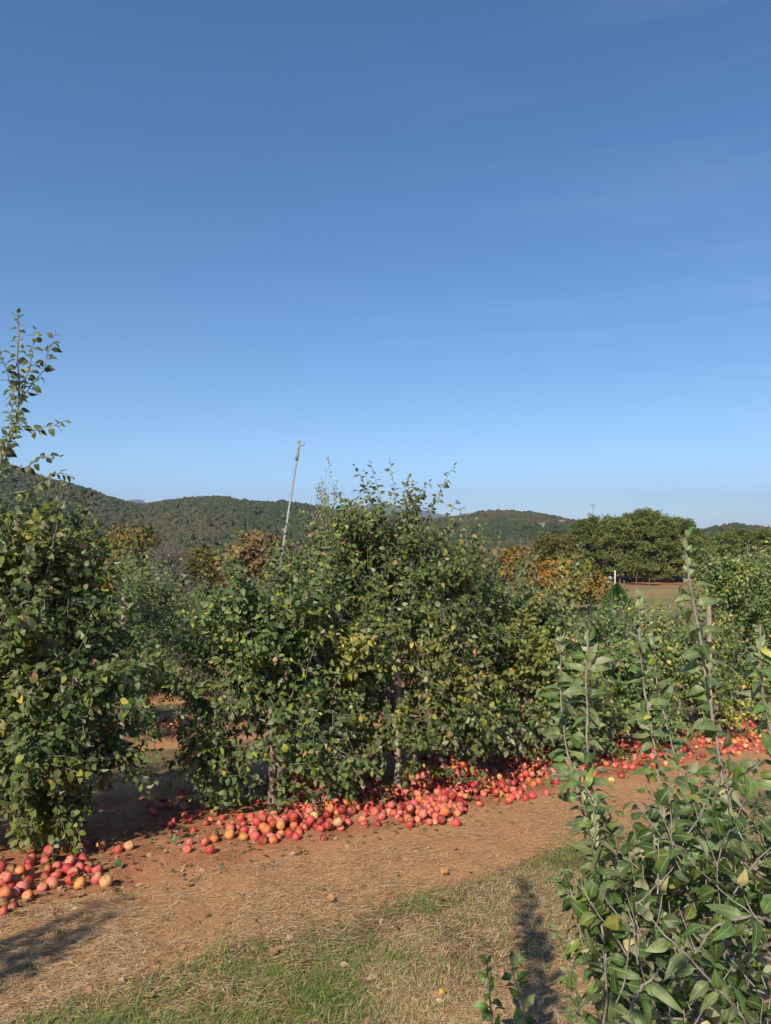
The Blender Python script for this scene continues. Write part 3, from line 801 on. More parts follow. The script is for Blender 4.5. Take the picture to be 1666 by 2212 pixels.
def sprout(pts, d, label, seed, size=(.04, .058)):
    rg = rng_(seed)
    pl = np.array([W(px, py, d) for px, py in pts])[::-1]
    g0 = pl[0].copy(); g0[2] = float(gz(g0[0], g0[1])) - .02
    pl = np.concatenate([[g0], pl]); b = g0 + [0, 0, .02]
    seg = np.linalg.norm(np.diff(pl, axis=0), axis=1); cum = np.concatenate([[0], np.cumsum(seg)])
    tt = np.linspace(0, cum[-1], 14); path = np.stack([np.interp(tt, cum, pl[:, i]) for i in range(3)], -1)
    bv, bq = tubes(path[None], np.linspace(.0055, .0025, 14)[None], 7)
    P_, D_, N_, S_, C_ = leaves_on(path[None], cum[-1:], .017, rg, LT_HI, size, .15, .02, tip=.6, angle=(.6, 1.1), droop=.05, grey=.35)
    C_ = C_ * np.array([1.15, 1.25, 1.0])
    lv, lq, lc, lu = place_leaves(LT_HI, P_ - b, D_, N_, S_, C_, rg)
    e = empty('apple_shoot', tuple(b)); tag(e, label, 'shoot', 'young shoots in the foreground')
    obj('stem', mesh_np('stem', bv - b, bq, M_twig), e); obj('foliage', mesh_np('foliage', lv, lq, M_leaf_near, lc, lu), e)
sprout([(1052, 2075), (1056, 2140), (1064, 2209)], 2.55, 'left one of the two small leafy shoots at the bottom edge', 3)
sprout([(1124, 2052), (1104, 2090), (1118, 2133), (1134, 2200)], 2.6, 'right one of the two small leafy shoots at the bottom edge', 4)

# two trees of the photographer's own row whose leaders throw the shadows on the grass
def lead_abs(pts, r0=.009, spc=.028, sz=(.06, .085)): return (pts, r0, spc, sz)
rgs = rng_(71)
def tuft(pts, n, spread, sz=(.07, .095), spc=.016):
    out = []
    for i in range(n):
        o_ = rgs.normal(0, spread, 3) * [1, 1, .5]; out.append(lead_abs([tuple(np.array(p) + o_ * min(1, k / 1.5)) for k, p in enumerate(pts)], .007, spc, sz))
    return out
tA = build_tree_meshes(201, 1.3, .4, .4, 10, 60, 'low', .03, tuft([(0, 0, .9), (-.09, .05, 1.9), (-.20, .26, 2.45), (-.42, .40, 3.05)], 4, .08, spc=.03)
    + tuft([(0, 0, .9), (0, .08, 1.9), (-.02, .18, 2.3)], 4, .15, spc=.034) + tuft([(0, 0, .9), (.18, .1, 1.6), (.28, .2, 2.0)], 4, .2, spc=.03), (.06, .085))
tree_obj(tA, -.52, -.42, 0, 1.0, 'apple tree beside the photographer whose shadow lies on the grass', 'apple trees of the nearest row')
tB = build_tree_meshes(202, 1.7, .6, .4, 14, 120, 'low', .03, tuft([(0, 0, 1.2), (-.1, 0, 2.3), (-.1, -.04, 3.05)], 4, .09, spc=.024) + tuft([(0, 0, 1.2), (.2, .05, 2.0), (.2, .07, 2.8)], 4, .09, spc=.024), (.06, .085))
tree_obj(tB, -3.3, -.2, 0, 1.0, 'apple tree left of the photographer shading the lower left ground', 'apple trees of the nearest row')

# ------------------------------------------------------------------ stakes and sprinkler
def stake(x, y, h, label, lean=(0, 0)):
    rg = rng_(int(abs(x) * 1000))
    n = 9; z = np.linspace(-.1, h, n); p = np.stack([lean[0] * z, lean[1] * z, z], -1)
    r = np.full(n, .032) * (1 + rg.normal(0, .03, n)); r[-1] *= .75
    v, q = tubes(p[None], r[None], 9)
    top = np.arange((n - 1) * 9, n * 9)[None]
    me = mesh_np('tree_stake', v, [q, top], M_post, smooth=False)
    o = obj('tree_stake', me, loc=(x, y, float(gz(x, y)))); tag(o, label, 'post', 'wooden stakes beside the apple trees')
x, y, _ = W(603, 1330, 6.5); stake(x, y, 1.80, 'weathered grey stake poking through the yellow-tinged tree in the middle left', (.035, 0))
x, y, _ = W(1532, 1330, 9.9); stake(x, y, 1.95, 'pale wooden post right of the tallest foreground stem')
x, y, _ = W(1168, 1330, 9.0); stake(x, y, 1.62, 'slim pale stake behind the low trees, left of the foreground stems')
x, y, _ = W(268, 1300, 9.4); stake(x, y, 1.95, 'pale stake top showing over the dark trees left of the gap')
x, y, _ = W(858, 1500, 7.1); stake(x, y, 1.5, 'stake in the bushy tree next to the bare trunk above the apple heap', (.01, 0))

def sprinkler():
    d = 12.0
    top = W(646, 962, d); bot = W(605, 1225, d)
    dr = (bot - top) / (top[2] - bot[2]); g = gz(*(bot[:2])); low = top + dr * (top[2] - float(g) + .2)
    b = np.array([low[0], low[1], float(gz(low[0], low[1]))])
    e = empty('irrigation_riser', tuple(b)); tag(e, 'tall leaning grey irrigation pipe with a sprinkler head rising above the trees', 'sprinkler')
    ax = norm(top - low)
    def tube(a, c, r, sides=10):
        v, q = tubes(np.array([[a, (a + c) / 2, c]]) - b, np.full((1, 3), r), sides)
        caps = [np.arange(sides)[None][:, ::-1], np.arange(2 * sides, 3 * sides)[None]]
        return v, [q] + caps
    def mk(name, a, c, r, mat, par):
        v, f = tube(a, c, r); return obj(name, mesh_np(name, v, f, mat), par)
    j = top - ax * .22
    mk('pipe', low, j, .019, M_galv, e)
    mk('coupling', j - ax * .04, j + ax * .14, .027, M_galv, e)
    mk('coupling', low + ax * 2.65, low + ax * 2.75, .026, M_galv, e)
    hd = mk('sprinkler_head', j + ax * .14, top, .018, M_galv, e)
    X = np.array([1., 0, 0])
    v1 = tubes(np.array([[top - ax * .02, top + X * .04 + ax * .015, top + X * .085 + ax * .01]]) - b, np.array([[.02, .017, .014]]), 8)
    v2 = tubes(np.array([[top - ax * .02, top - X * .02 + ax * .03, top - X * .035 + ax * .075]]) - b, np.array([[.016, .014, .010]]), 8)
    v3 = tubes(np.array([[top + X * .085 + ax * .01, top + X * .08 + ax * .05, top + X * .05 + ax * .075]]) - b, np.array([[.008, .008, .008]]), 6)
    v4 = tubes(np.array([[top, top + ax * .04, top + ax * .08]]) - b, np.array([[.012, .012, .02]]), 8)
    vv, ff = join([v1, v2, v3, v4]); obj('nozzle', mesh_np('nozzle', vv, ff, M_galv), hd)
sprinkler()

# ------------------------------------------------------------------ apples
def apple_verts(seed, r=1.0, nu=16, nv=10, deform=.05):
    rg = rng_(seed); V = [(0, 0, .62)]
    asp = rg.uniform(.84, .98); ph = rg.uniform(0, 6, 3); 
    for i in range(1, nv):
        t = i / nv * math.pi
        rr = math.sin(t) ** .9 * (1 + .10 * math.cos(t)); zz = math.cos(t) * asp
        dm = .30 * math.exp(-(t / .42) ** 2); db = .16 * math.exp(-((math.pi - t) / .35) ** 2)
        zz += -dm + db
        for j in range(nu):
            a = j / nu * 2 * math.pi
            k = 1 + deform * math.sin(a * 2 + ph[0]) + deform * .5 * math.sin(3 * a + ph[1] + t) + .02 * math.cos(5 * a)
            V.append((rr * k * math.cos(a), rr * k * math.sin(a), zz))
    V.append((0, 0, -asp + .2))
    V = np.array(V) * r
    Q = []; T = []
    for i in range(nv - 2):
        for j in range(nu):
            a = 1 + i * nu + j; b = 1 + i * nu + (j + 1) % nu; Q.append((a, a + nu, b + nu, b))
    for j in range(nu):
        T.append((0, 1 + j, 1 + (j + 1) % nu)); n = 1 + (nv - 2) * nu; T.append((len(V) - 1, n + (j + 1) % nu, n + j))
    return V, np.array(Q), np.array(T)
ACOL = [('red', (.36, .040, .038)), ('red', (.43, .062, .055)), ('deep red', (.23, .022, .026)), ('pinkish red', (.48, .095, .090)), ('pinkish red', (.52, .15, .12)),
        ('orange-red', (.50, .13, .050)), ('orange', (.52, .21, .055)), ('pale orange', (.52, .27, .13)), ('yellow', (.52, .38, .12)), ('brown rotten', (.15, .06, .035))]
AW = np.array([.19, .19, .13, .17, .13, .10, .05, .03, .008, .07]); AW = AW / AW.sum()
AMESH = []
for i, (nm, c) in enumerate(ACOL):
    V, Q, T_ = apple_verts(300 + i, .037 if i < 8 else .035, deform=.05 if i < 9 else .12)
    rg = rng_(i); col = np.tile(np.array(c), (len(V), 1))
    zt = V[:, 2] / .037
    k = sstep(.35, .75, zt)[:, None] * .5 * (np.hypot(V[:, 0], V[:, 1]) < .02)[:, None]
    col = col * (1 - k) + np.array([.45, .33, .10]) * k
    AMESH.append(mesh_np('apple', V, [Q, T_], M_apple, col))
sv, sq = tubes(np.array([[(0, 0, .018), (.002, 0, .03), (.006, .001, .042)]]), np.array([[.0016, .0013, .002]]), 5)
STEM = mesh_np('stem', sv, sq, M_bark)

def ground_hit(px, py):
    x = (px - 833.0) / F; y = -(py - 1106.0) / F
    fy = math.cos(PITCH) - y * math.sin(PITCH); fz = math.sin(PITCH) + y * math.cos(PITCH)
    d = 2.0
    while d < 40:
        if CAMZ + fz * d / fy < float(gz(x * d / fy, d)): break
        d += .02
    return x * d / fy, d
rg = rng_(123)
ZONES = [  # polygon in photo units, count, place words
 ([(-60,1860),(100,1860),(170,1885),(80,1925),(-10,1975),(-80,1985)], 44, 'of the heap at the left edge'),
 ([(95,1880),(225,1855),(245,1885),(180,1935),(120,1925)], 17, 'of the small heap at lower left'),
 ([(60,1800),(240,1800),(260,1850),(90,1860)], 16, 'of the shade under the leftmost tree'),
 ([(320,1720),(420,1710),(440,1780),(330,1800)], 19, 'of the patch at the dark gap'),
 ([(390,1790),(530,1765),(545,1810),(470,1845),(400,1855)], 20, 'of the loose cluster at lower left'),
 ([(430,1740),(560,1720),(560,1770),(430,1790)], 9, 'of the ground under the yellowish tree'),
 ([(530,1775),(690,1740),(700,1800),(560,1830)], 76, 'of the trail left of the big heap'),
 ([(650,1740),(840,1700),(850,1770),(700,1810)], 80, 'of the big heap left slope'),
 ([(820,1720),(1010,1650),(1060,1700),(960,1790),(850,1780)], 200, 'of the big heap beside the trunk'),
 ([(900,1640),(1160,1600),(1190,1680),(1130,1735),(1000,1730)], 215, 'of the right wing of the big heap'),
 ([(560,1680),(840,1640),(850,1700),(600,1740)], 70, 'x'),
 ([(900,1600),(1200,1570),(1210,1630),(930,1660)], 150, 'x'),
 ([(1180,1640),(1300,1620),(1340,1690),(1170,1700)], 60, 'of the thin end beyond the big heap'),
 ([(1310,1625),(1420,1615),(1430,1665),(1330,1670)], 48, 'of the patch between the foreground stems'),
 ([(1250,1560),(1430,1545),(1440,1610),(1250,1620)], 70, 'x'),
 ([(1430,1590),(1560,1570),(1560,1640),(1440,1650)], 70, 'x'),
 ([(1540,1545),(1740,1520),(1740,1620),(1560,1640)], 210, 'x'),
 ([(1400,1540),(1600,1520),(1600,1575),(1400,1590)], 95, 'x'),
 ([(170,1560),(480,1545),(480,1572),(170,1592)], 90, 'x'),
 ([(1150,1600),(1450,1560),(1450,1600),(1200,1650)], 95, 'x'),
]
def inpoly(x, y, P):
    c = False; j = len(P) - 1
    for i in range(len(P)):
        if (P[i][1] > y) != (P[j][1] > y) and x < (P[j][0] - P[i][0]) * (y - P[i][1]) / (P[j][1] - P[i][1]) + P[i][0]: c = not c
        j = i
    return c
placed = []
def drop(x, y, r):
    z = float(gz(x, y)) + r * .72
    for (a, b, c, q) in placed:
        dx = x - a; dy = y - b; dd = dx * dx + dy * dy; R = (r + q) * .93
        if dd < R * R: z = max(z, c + math.sqrt(R * R - dd))
    return z
spots = []
for poly, n, words in ZONES:
    xs = [p[0] for p in poly]; ys = [p[1] for p in poly]; k = 0; tries = 0
    while k < n and tries < n * 40:
        tries += 1
        px = rg.uniform(min(xs), max(xs)); py = rg.uniform(min(ys), max(ys))
        if not inpoly(px, py, poly): continue
        x, y = ground_hit(px, py); r = .037 * rg.uniform(.68, 1.12)
        best = None
        for _ in range(4):
            xx = x + rg.normal(0, .06); yy = y + rg.normal(0, .06); z = drop(xx, yy, r); hgt = z - float(gz(xx, yy))
            if best is None or hgt < best[0]: best = (hgt, xx, yy, z)
        if best[0] > r * 2.9: continue
        placed.append((best[1], best[2], best[3], r)); spots.append((best[1], best[2], best[3], r, words, best[0] > r * 1.4, (px - min(xs)) / (max(xs) - min(xs)), (py - min(ys)) / (max(ys) - min(ys)))); k += 1
# singles seen on their own
for px, py, words in [(1321, 1692, 'lying alone on the straw right of the heap'), (873, 1708, 'lying alone in front of the bare trunk'), (0, 1960, None), (8, 1975, None), (105, 1868, 'lying apart between the two left heaps')]:
    x, y = ground_hit(px, py); r = .036
    if words: spots.append((x, y, drop(x, y, r), r, words, False, .5, .5)); placed.append((x, y, spots[-1][2], r))
spots = [q for q in spots if q[4] != 'x' and (len(spots) < 0 or True)] + [q for q in spots if q[4] == 'x']
ind = sorted([i for i, q in enumerate(spots) if q[4] != 'x'], key=lambda i: spots[i][1])[:298]; ind = set(ind)
stuff = []
for i_, (x, y, z, r, words, upp, fx, fy) in enumerate(spots):
    ci = int(rg.choice(len(ACOL), p=AW))
    ori = (rg.normal(0, .9), rg.normal(0, .9), rg.uniform(0, 6.28))
    if i_ not in ind:
        stuff.append((x, y, z, r, ci, ori)); continue
    o = obj('apple', AMESH[ci], loc=(x, y, z)); o.rotation_euler = ori; o.scale = (r / .037,) * 3
    nm = ACOL[ci][0]; alone = words.startswith('lying')
    if alone: lb = words
    else:
        a_ = ['far left', 'left', 'middle left', 'middle right', 'right', 'far right'][min(5, int(fx * 6))]; b_ = ['back', 'upper', 'lower', 'front'][min(3, int(fy * 4))]
        lb = ('raised, ' if upp else '') + f'{b_} {a_} ' + words.replace('of the ', 'of the ', 1)
    tag(o, f'{nm} fallen apple, {lb}', 'apple', None if alone else f'fallen apples {words}')
    if y < 6.0: obj('stem', STEM, o)
# the rest as one mass
from mathutils import Euler
AV = [apple_verts(400 + i, 1.0, 10, 7) for i in range(5)]
vs, qs, ts_, cs = [], [], [], []; nb = 0
for (x, y, z, r, ci, ori) in stuff:
    V, Q, T_ = AV[int(rg.integers(0, 5))]; M3 = np.array(Euler(ori).to_matrix())
    vs.append(V @ M3.T * r + [x, y, z]); qs.append(Q + nb); ts_.append(T_ + nb); cs.append(np.tile(ACOL[ci][1], (len(V), 1))); nb += len(V)
if vs:
    o = obj('fallen_apples', mesh_np('fallen_apples', np.concatenate(vs), [np.concatenate(qs), np.concatenate(ts_)], M_apple, np.concatenate(cs)))
    tag(o, 'farther fallen apples strewn under the right and back rows', 'apples', kind='stuff')
# split rotten apple
def rotten():
    x, y = ground_hit(243, 1932); x, y = ground_hit(158, 1912)
    V, Q, T_ = apple_verts(900, .043, 20, 12, .04)
    cut = V[:, 0] * .75 + V[:, 2] * .45 - V[:, 1] * .5
    V2 = V.copy(); m_ = cut > .022
    d = (cut - .022)[:, None] * np.array([.75, -.5, .45]); V2[m_] -= d[m_] * 1.35
    keepq = ~np.all(m_[Q], axis=1); keept = ~np.all(m_[T_], axis=1)
    e = empty('apple', (x, y, float(gz(x, y)) + .034)); tag(e, 'split rotten red apple with brown open flesh in the small left heap', 'apple')
    e.rotation_euler = (0.1, 0, .2)
    col = np.tile(np.array(ACOL[0][1]), (len(V), 1))
    obj('skin', mesh_np('skin', V2, [Q[keepq], T_[keept]], M_apple, col), e)
    Vi = V2 * .97; rg = rng_(4); Vi[m_] += rg.normal(0, .003, (m_.sum(), 3))
    obj('flesh', mesh_np('flesh', Vi, [Q, T_], M_flesh), e)
rotten()

# ------------------------------------------------------------------ grass, straw, litter
def blades(P, D, L, w0, col, bend, seg=2):
    """flat tapered blades: P base, D start direction, L length"""
    n = len(P); up = np.array([0, 0, 1.])
    side = norm(np.cross(D, up) + 1e-4)
    ts = np.linspace(0, 1, seg + 1); V = []
    for t in ts:
        c = P + D * (L * t)[:, None] + bend * (L * t * t)[:, None]
        wd = (w0 * (1 - t * .85))[:, None] * .5
        V += [c - side * wd, c + side * wd]
    V = np.stack(V, 1); nv = V.shape[1]
    q = np.array([(2 * i, 2 * i + 1, 2 * i + 3, 2 * i + 2) for i in range(seg)])
    Q = (q[None] + (np.arange(n) * nv)[:, None, None]).reshape(-1, 4)
    return V.reshape(-1, 3), Q, np.repeat(col, nv, axis=0)
def scatter(n, rg, dmax=12, dmin=2.0):
    """points spread evenly per photo area over the visible near ground"""
    k = rg.random(n)
    d = 1 / (1 / dmax + k * (1 / dmin - 1 / dmax))
    d = d * (d > 0); x = rg.uniform(-.72, .66, n) * d
    return x, d
def straw():
    rg = rng_(31); n = 230000
    x, y = scatter(n, rg, 14, 2.2)
    s = s_of(x, y)
    ss = np.mod(s + 2.435, 4.87) - 2.435
    pat = fbm(x * 1.3, y * 1.3, 3)
    dens = np.where(s > 1.3, sstep(1.2, 1.55, s + (pat - .5) * .9), .10)
    dens = np.where(s < -1.0, .35, dens)
    dens = dens * np.clip(.35 + (fbm(x * 3 + 9, y * 3, 3) - .35) * 3.2, .12, 1)
    g = zone_grass(x, y); dens = dens * (1 - .6 * g) * np.where(s > 4.0, .75, 1)
    k = rg.random(n) < dens; x, y = x[k], y[k]; s = s[k]; n = len(x)
    a = math.radians(28) + rg.normal(0, .75, n); sg = rg.choice([-1, 1], n)
    a = np.where(rg.random(n) < .25, rg.uniform(0, 6.28, n), a)
    D = np.stack([np.cos(a) * sg, np.sin(a) * sg, rg.uniform(-.03, .14, n)], -1)
    L = rg.uniform(.03, .13, n) * rg.uniform(.5, 1.2, n)
    z = gz(x, y) + rg.uniform(.001, .016, n)
    e = np.stack([x + D[:, 0] * L, y + D[:, 1] * L], -1); D[:, 2] += (gz(e[:, 0], e[:, 1]) - gz(x, y)) / L
    col = np.array([.60, .37, .19]) * rg.uniform(.28, 1.3, (n, 1)) + rg.normal(0, .012, (n, 3))
    pale = rg.random(n) < .2; col[pale] = np.array([.78, .60, .38]) * rg.uniform(.8, 1.1, (pale.sum(), 1))
    b = np.stack([rg.normal(0, .12, n), rg.normal(0, .12, n), rg.uniform(-.10, .02, n)], -1)
    v, q, c = blades(np.stack([x, y, z], -1), D, L, rg.uniform(.0018, .0038, n), np.clip(col, .02, .9), b, 2)
    o = obj('straw', mesh_np('straw', v, q, M_straw, c)); tag(o, 'mown dry straw covering the ground between the rows', 'straw', kind='stuff')
def grass():
    rg = rng_(32); n = 330000
    x, y = scatter(n, rg, 11, 2.2)
    g = zone_grass(x + (fbm(x * 1.1, y * 1.1, 2) - .5) * .8, y + (fbm(x * 1.3 + 8, y * 1.3, 2) - .5) * .9); s = s_of(x, y)
    n1 = fbm(x * 2.2 + 5, y * 2.2, 3)
    dens = g * np.clip(.7 + (n1 - .5) * 3, .25, 1)
    dens = np.maximum(dens, .10 * (s > 2.0) * (s < 4.5))
    k = rg.random(n) < dens; x, y = x[k], y[k]; n = len(x)
    green = .30 + .26 * (fbm(x * 1.5 + 31, y * 1.5 + 7, 3) - .4)
    for qx, qy, qr, qs in [(620, 2090, .42, .34), (420, 2150, .4, .26), (560, 2200, .35, .2), (910, 1940, .26, .36), (700, 2010, .25, .2), (1200, 1850, .3, .34), (1050, 1880, .2, .12), (100, 2200, .3, .15), (880, 2090, .2, .1), (1450, 1790, .4, .25)]:
        gx_, gy_ = ground_hit(qx, qy); green = green + qs * np.exp(-((x - gx_) ** 2 + (y - gy_) ** 2 * .8) / qr ** 2)
    isg = rg.random(n) < np.clip((green - .42) * 7, .08, .93)
    az = rg.uniform(0, 6.28, n); lean = rg.uniform(.5, 2.2, n)
    D = norm(np.stack([np.cos(az) * lean, np.sin(az) * lean, np.ones(n)], -1))
    L = rg.uniform(.02, .06, n) * np.where(isg, 1.3, 1.0)
    c = np.where(isg[:, None], np.array([.135, .175, .045]) * rg.uniform(.5, 1.5, (n, 1)), np.array([.50, .37, .20]) * rg.uniform(.45, 1.2, (n, 1)))
    b = np.stack([np.cos(az) * .4, np.sin(az) * .4, np.full(n, -.5)], -1) * rg.uniform(.2, 1, (n, 1))
    z = gz(x, y) - .003
    wd = np.where(isg, rg.uniform(.003, .0065, n), rg.uniform(.002, .004, n))
    v, q, cc = blades(np.stack([x, y, z], -1), D, L, wd, c, b, 3)
    o = obj('grass', mesh_np('grass', v, q, M_grass, cc)); tag(o, 'short patchy green and dry grass between the rows', 'grass', kind='stuff')
def litter():
    rg = rng_(33); n = 6500
    x, y = scatter(n, rg, 13, 2.6); s = s_of(x, y)
    dens = np.where(s < 1.5, .85, .10); k = rg.random(n) < dens; x, y = x[k], y[k]; n = len(x)
    a = rg.uniform(0, 6.28, n); D = np.stack([np.cos(a), np.sin(a), rg.normal(.05, .15, n)], -1)
    Nn = norm(np.stack([rg.normal(0, .35, n), rg.normal(0, .35, n), np.ones(n)], -1))
    col = np.array([.28, .16, .09]) * rg.uniform(.4, 1.5, (n, 1)); k2 = rg.random(n) < .15; col[k2] = [.10, .13, .04]
    k3 = rg.random(n) < .12; col[k3] = [.42, .30, .2]
    v, q, c, u = place_leaves(LT_MID, np.stack([x, y, gz(x, y) + .012], -1), D, Nn, rg.uniform(.03, .065, n), col, rg)
    o = obj('leaf_litter', mesh_np('leaf_litter', v, q, M_leaf, c, u)); tag(o, 'shrivelled fallen leaves scattered on the red soil', 'leaf litter', kind='stuff')
    # clods of red clay
    n = 4500; x, y = scatter(n, rg, 12, 2.6); s = s_of(x, y); k = (np.abs(s - .2) < 1.3) & (rg.random(n) < .8) | (rg.random(n) < .06); x, y = x[k], y[k]; n = len(x)
    ico = np.array([(0,0,1),(.9,0,.3),(.3,.85,.3),(-.7,.5,.3),(-.7,-.5,.3),(.3,-.85,.3),(0,0,-.5)], float)
    f = np.array([(0,1,2),(0,2,3),(0,3,4),(0,4,5),(0,5,1),(6,2,1),(6,3,2),(6,4,3),(6,5,4),(6,1,5)])
    v = ico[None] * rg.uniform(.6, 1.3, (n, 7, 1)) * (rg.uniform(.004, .015, n) ** 1.0)[:, None, None] * np.array([1, 1, .7]) + np.stack([x, y, gz(x, y)], -1)[:, None]
    o = obj('soil_clods', mesh_np('soil_clods', v, (f[None] + (np.arange(n) * 7)[:, None, None]).reshape(-1, 3), M_clod, smooth=False)); tag(o, 'crumbs and clods of red clay soil', 'soil', kind='stuff')
m, nt_, b_ = newmat('clay_clod')
tcn = N(nt_, 'ShaderNodeNewGeometry'); nn = N(nt_, 'ShaderNodeTexNoise', Scale=9.0, Detail=5.0); nt_.links.new(tcn.outputs['Position'], nn.inputs['Vector'])
rr = ramp(nt_, nn.outputs['Fac'], [(.3, (.22, .09, .045)), (.7, (.46, .21, .11))]); nt_.links.new(rr.outputs[0], b_.inputs['Base Color']); b_.inputs['Roughness'].default_value = .95
M_clod = m
straw(); grass(); litter()
def fallen_leaf(px, py, size, col, label, ang, seed):
    x, y = ground_hit(px, py); rg = rng_(seed)
    V, q, UV = LT_HI[seed % 8]; V = V.copy() * size; V[:, 2] = np.abs(V[:, 2]) * .8
    V[:, :2] *= [1.15, .9]
    me = mesh_np('fallen_leaf', V, q, M_leaf_near, np.tile(np.array(col), (len(V), 1)), UV)
    o = obj('fallen_leaf', me, loc=(x, y, float(gz(x, y)) + .028)); o.rotation_euler = (rg.normal(.15, .15), rg.normal(0, .2), ang); tag(o, label, 'fallen leaf', 'single fallen leaves on the grass')
for i, a in enumerate([
    (965, 1896, .065, (.60, .28, .11), 'flat orange leaf on the dry grass at the far edge of the green patch', .6),
    (961, 1955, .045, (.15, .06, .03), 'dark brown round leaf standing on the bright green tuft', 1.4),
    (860, 2016, .055, (.42, .13, .05), 'rust-red leaf in the middle of the grass', 2.1),
    (715, 1960, .06, (.42, .22, .10), 'tan leaf on the straw left of the green patch', .2),
    (692, 1930, .06, (.52, .27, .10), 'orange-tan leaf on the straw above the green patch', 3.0),
    (960, 2162, .03, (.60, .42, .05), 'bright yellow leaf on the straw at the bottom', .9),
    (1128, 2037, .075, (.52, .33, .20), 'large pale beige leaf above the small shoots', .1),
    (1136, 1868, .05, (.52, .16, .06), 'rust-red leaf at the tip of the long shadow', 1.9),
    (330, 2165, .07, (.40, .22, .11), 'curled brown leaf on the grass at the lower left', 2.6),
    (255, 1883, .07, (.04, .12, .04), 'fresh dark green leaf lying right of the left heaps', .4),
    (375, 1830, .07, (.06, .14, .05), 'fresh green leaf beside the loose apple cluster', .1),
    (600, 2073, .055, (.38, .2, .1), 'light brown curled leaf among the straw at lower centre left', 1.2)]):
    fallen_leaf(*a[:5], a[5], i + 40)

# ------------------------------------------------------------------ mid-distance trees
def rand_dir(n, rg): return norm(rg.normal(0, 1, (n, 3)))
def cluster_crown(seed, H, Wd, nlobe, nq, q, cols, zlow=.3, flat=.8):
    """crown of many small randomly tilted leaf clumps gathered in lobes"""
    rg = rng_(seed); cz = H * (1 + zlow) / 2; hz = H * (1 - zlow) / 2
    d = rand_dir(nlobe, rg); d[:, 2] = np.abs(d[:, 2]) * 1.3 - .45
    lc = d * np.array([Wd * .33, Wd * .33, hz * .55]) + [0, 0, cz]; lr = rg.uniform(.20, .34, nlobe) * Wd
    li = rg.integers(0, nlobe, nq); dd = rand_dir(nq, rg)
    P = lc[li] + dd * (lr[li] * rg.uniform(.65, 1.05, nq) ** .6)[:, None] * [1, 1, flat]
    nrm = norm(dd + rg.normal(0, .6, (nq, 3))); U = norm(np.cross(nrm, rand_dir(nq, rg))); V = np.cross(nrm, U)
    s = q * rg.uniform(.5, 1.3, (nq, 1))
    ang = [0, 1.1, 2.3, 3.3, 4.4, 5.3]
    vv = np.stack([P + s * (math.cos(a) * U * rg.uniform(.6, 1.1, (nq, 1)) + math.sin(a) * V * .7) for a in ang], 1)
    f = (np.arange(nq) * 6)[:, None] + np.arange(6)[None]
    ci = (fbm(P[:, 0] * .5 + seed, P[:, 2] * .5 + P[:, 1] * .3, 2) * 1.6 - .3 + rg.normal(0, .18, nq)) * len(cols)
    c = np.array(cols)[np.clip(ci.astype(int), 0, len(cols) - 1)] * rg.uniform(.75, 1.25, (nq, 1))
    return vv.reshape(-1, 3), f, np.repeat(c, 6, axis=0)
def bare_tree(seed, H, Wd, n=420):
    rg = rng_(seed); tr = np.stack([np.zeros(6), np.zeros(6), np.linspace(-.3, H * .8, 6)], -1)
    nl = 26; t = rg.uniform(.25, 1, nl); p = np.stack([np.zeros(nl), np.zeros(nl), t * H * .8], -1)
    a = rg.uniform(0, 6.28, nl); D = np.stack([np.cos(a), np.sin(a), rg.uniform(.6, 1.4, nl)], -1)
    L = grow(p, D, Wd * .55 * (1.25 - t * .7), np.full(nl, .08), rg, 7, .12)
    si = rg.integers(0, nl, n); p2, tg = along(L, si, rg.uniform(.2, .99, n)); S2 = grow(p2, tg + rg.normal(0, .5, (n, 3)), np.full(n, Wd * .22), np.full(n, .1), rg, 5, .15)
    si = rg.integers(0, n, n * 3); p3, tg = along(S2, si, rg.uniform(.2, .99, n * 3)); S3 = grow(p3, tg + rg.normal(0, .6, (n * 3, 3)), np.full(n * 3, Wd * .12), np.full(n * 3, .1), rg, 4, .15)
    v, f = join([tubes(L, np.linspace(.10, .04, 7)[None] * np.ones((nl, 1)), 5), tubes(S2, np.linspace(.04, .022, 5)[None] * np.ones((n, 1)), 3), tubes(S3, np.full((n * 3, 4), .018), 3)])
    return v, f, tr
def trunk_mesh(H, r, mat, sides=8, wob=.1, seed=0):
    rg = rng_(seed); z = np.linspace(-.5, H, 8); p = np.stack([np.cumsum(rg.normal(0, wob, 8)), np.cumsum(rg.normal(0, wob, 8)), z], -1); p[:, :2] -= p[0, :2]
    v, q = tubes(p[None], (np.linspace(1, .3, 8) * r)[None], sides); return mesh_np('trunk', v, q, mat)
GRN = [(.055, .075, .022), (.07, .09, .025), (.045, .06, .02)]
OLV = [(.10, .095, .03), (.13, .11, .035), (.08, .085, .025)]
RST = [(.15, .075, .035), (.125, .08, .038), (.18, .10, .04)]
YEL = [(.21, .15, .05), (.16, .125, .045), (.25, .165, .05)]
TAN = [(.17, .115, .06), (.14, .10, .06), (.20, .13, .06)]
DEC = []
for i, (c, nm) in enumerate([(GRN, 'dark green'), (OLV, 'olive green'), (RST, 'rust brown'), (YEL, 'golden yellow'), (TAN, 'pale tan'), (OLV, 'olive green'), (GRN + OLV, 'mixed green'), (YEL + OLV, 'yellow-green')]):
    v, f, cc = cluster_crown(500 + i, 12, 9, 16, 3400, .26, c, .22)
    DEC.append((mesh_np('crown', v, f, M_far_leaf, cc, smooth=False), trunk_mesh(8, .25, M_pinebark, seed=i), nm))
bv, bf, _ = bare_tree(600, 12, 9)
BARE = (mesh_np('branches', bv, bf, M_farbark), trunk_mesh(9.5, .22, M_farbark, seed=3), 'bare purplish grey')
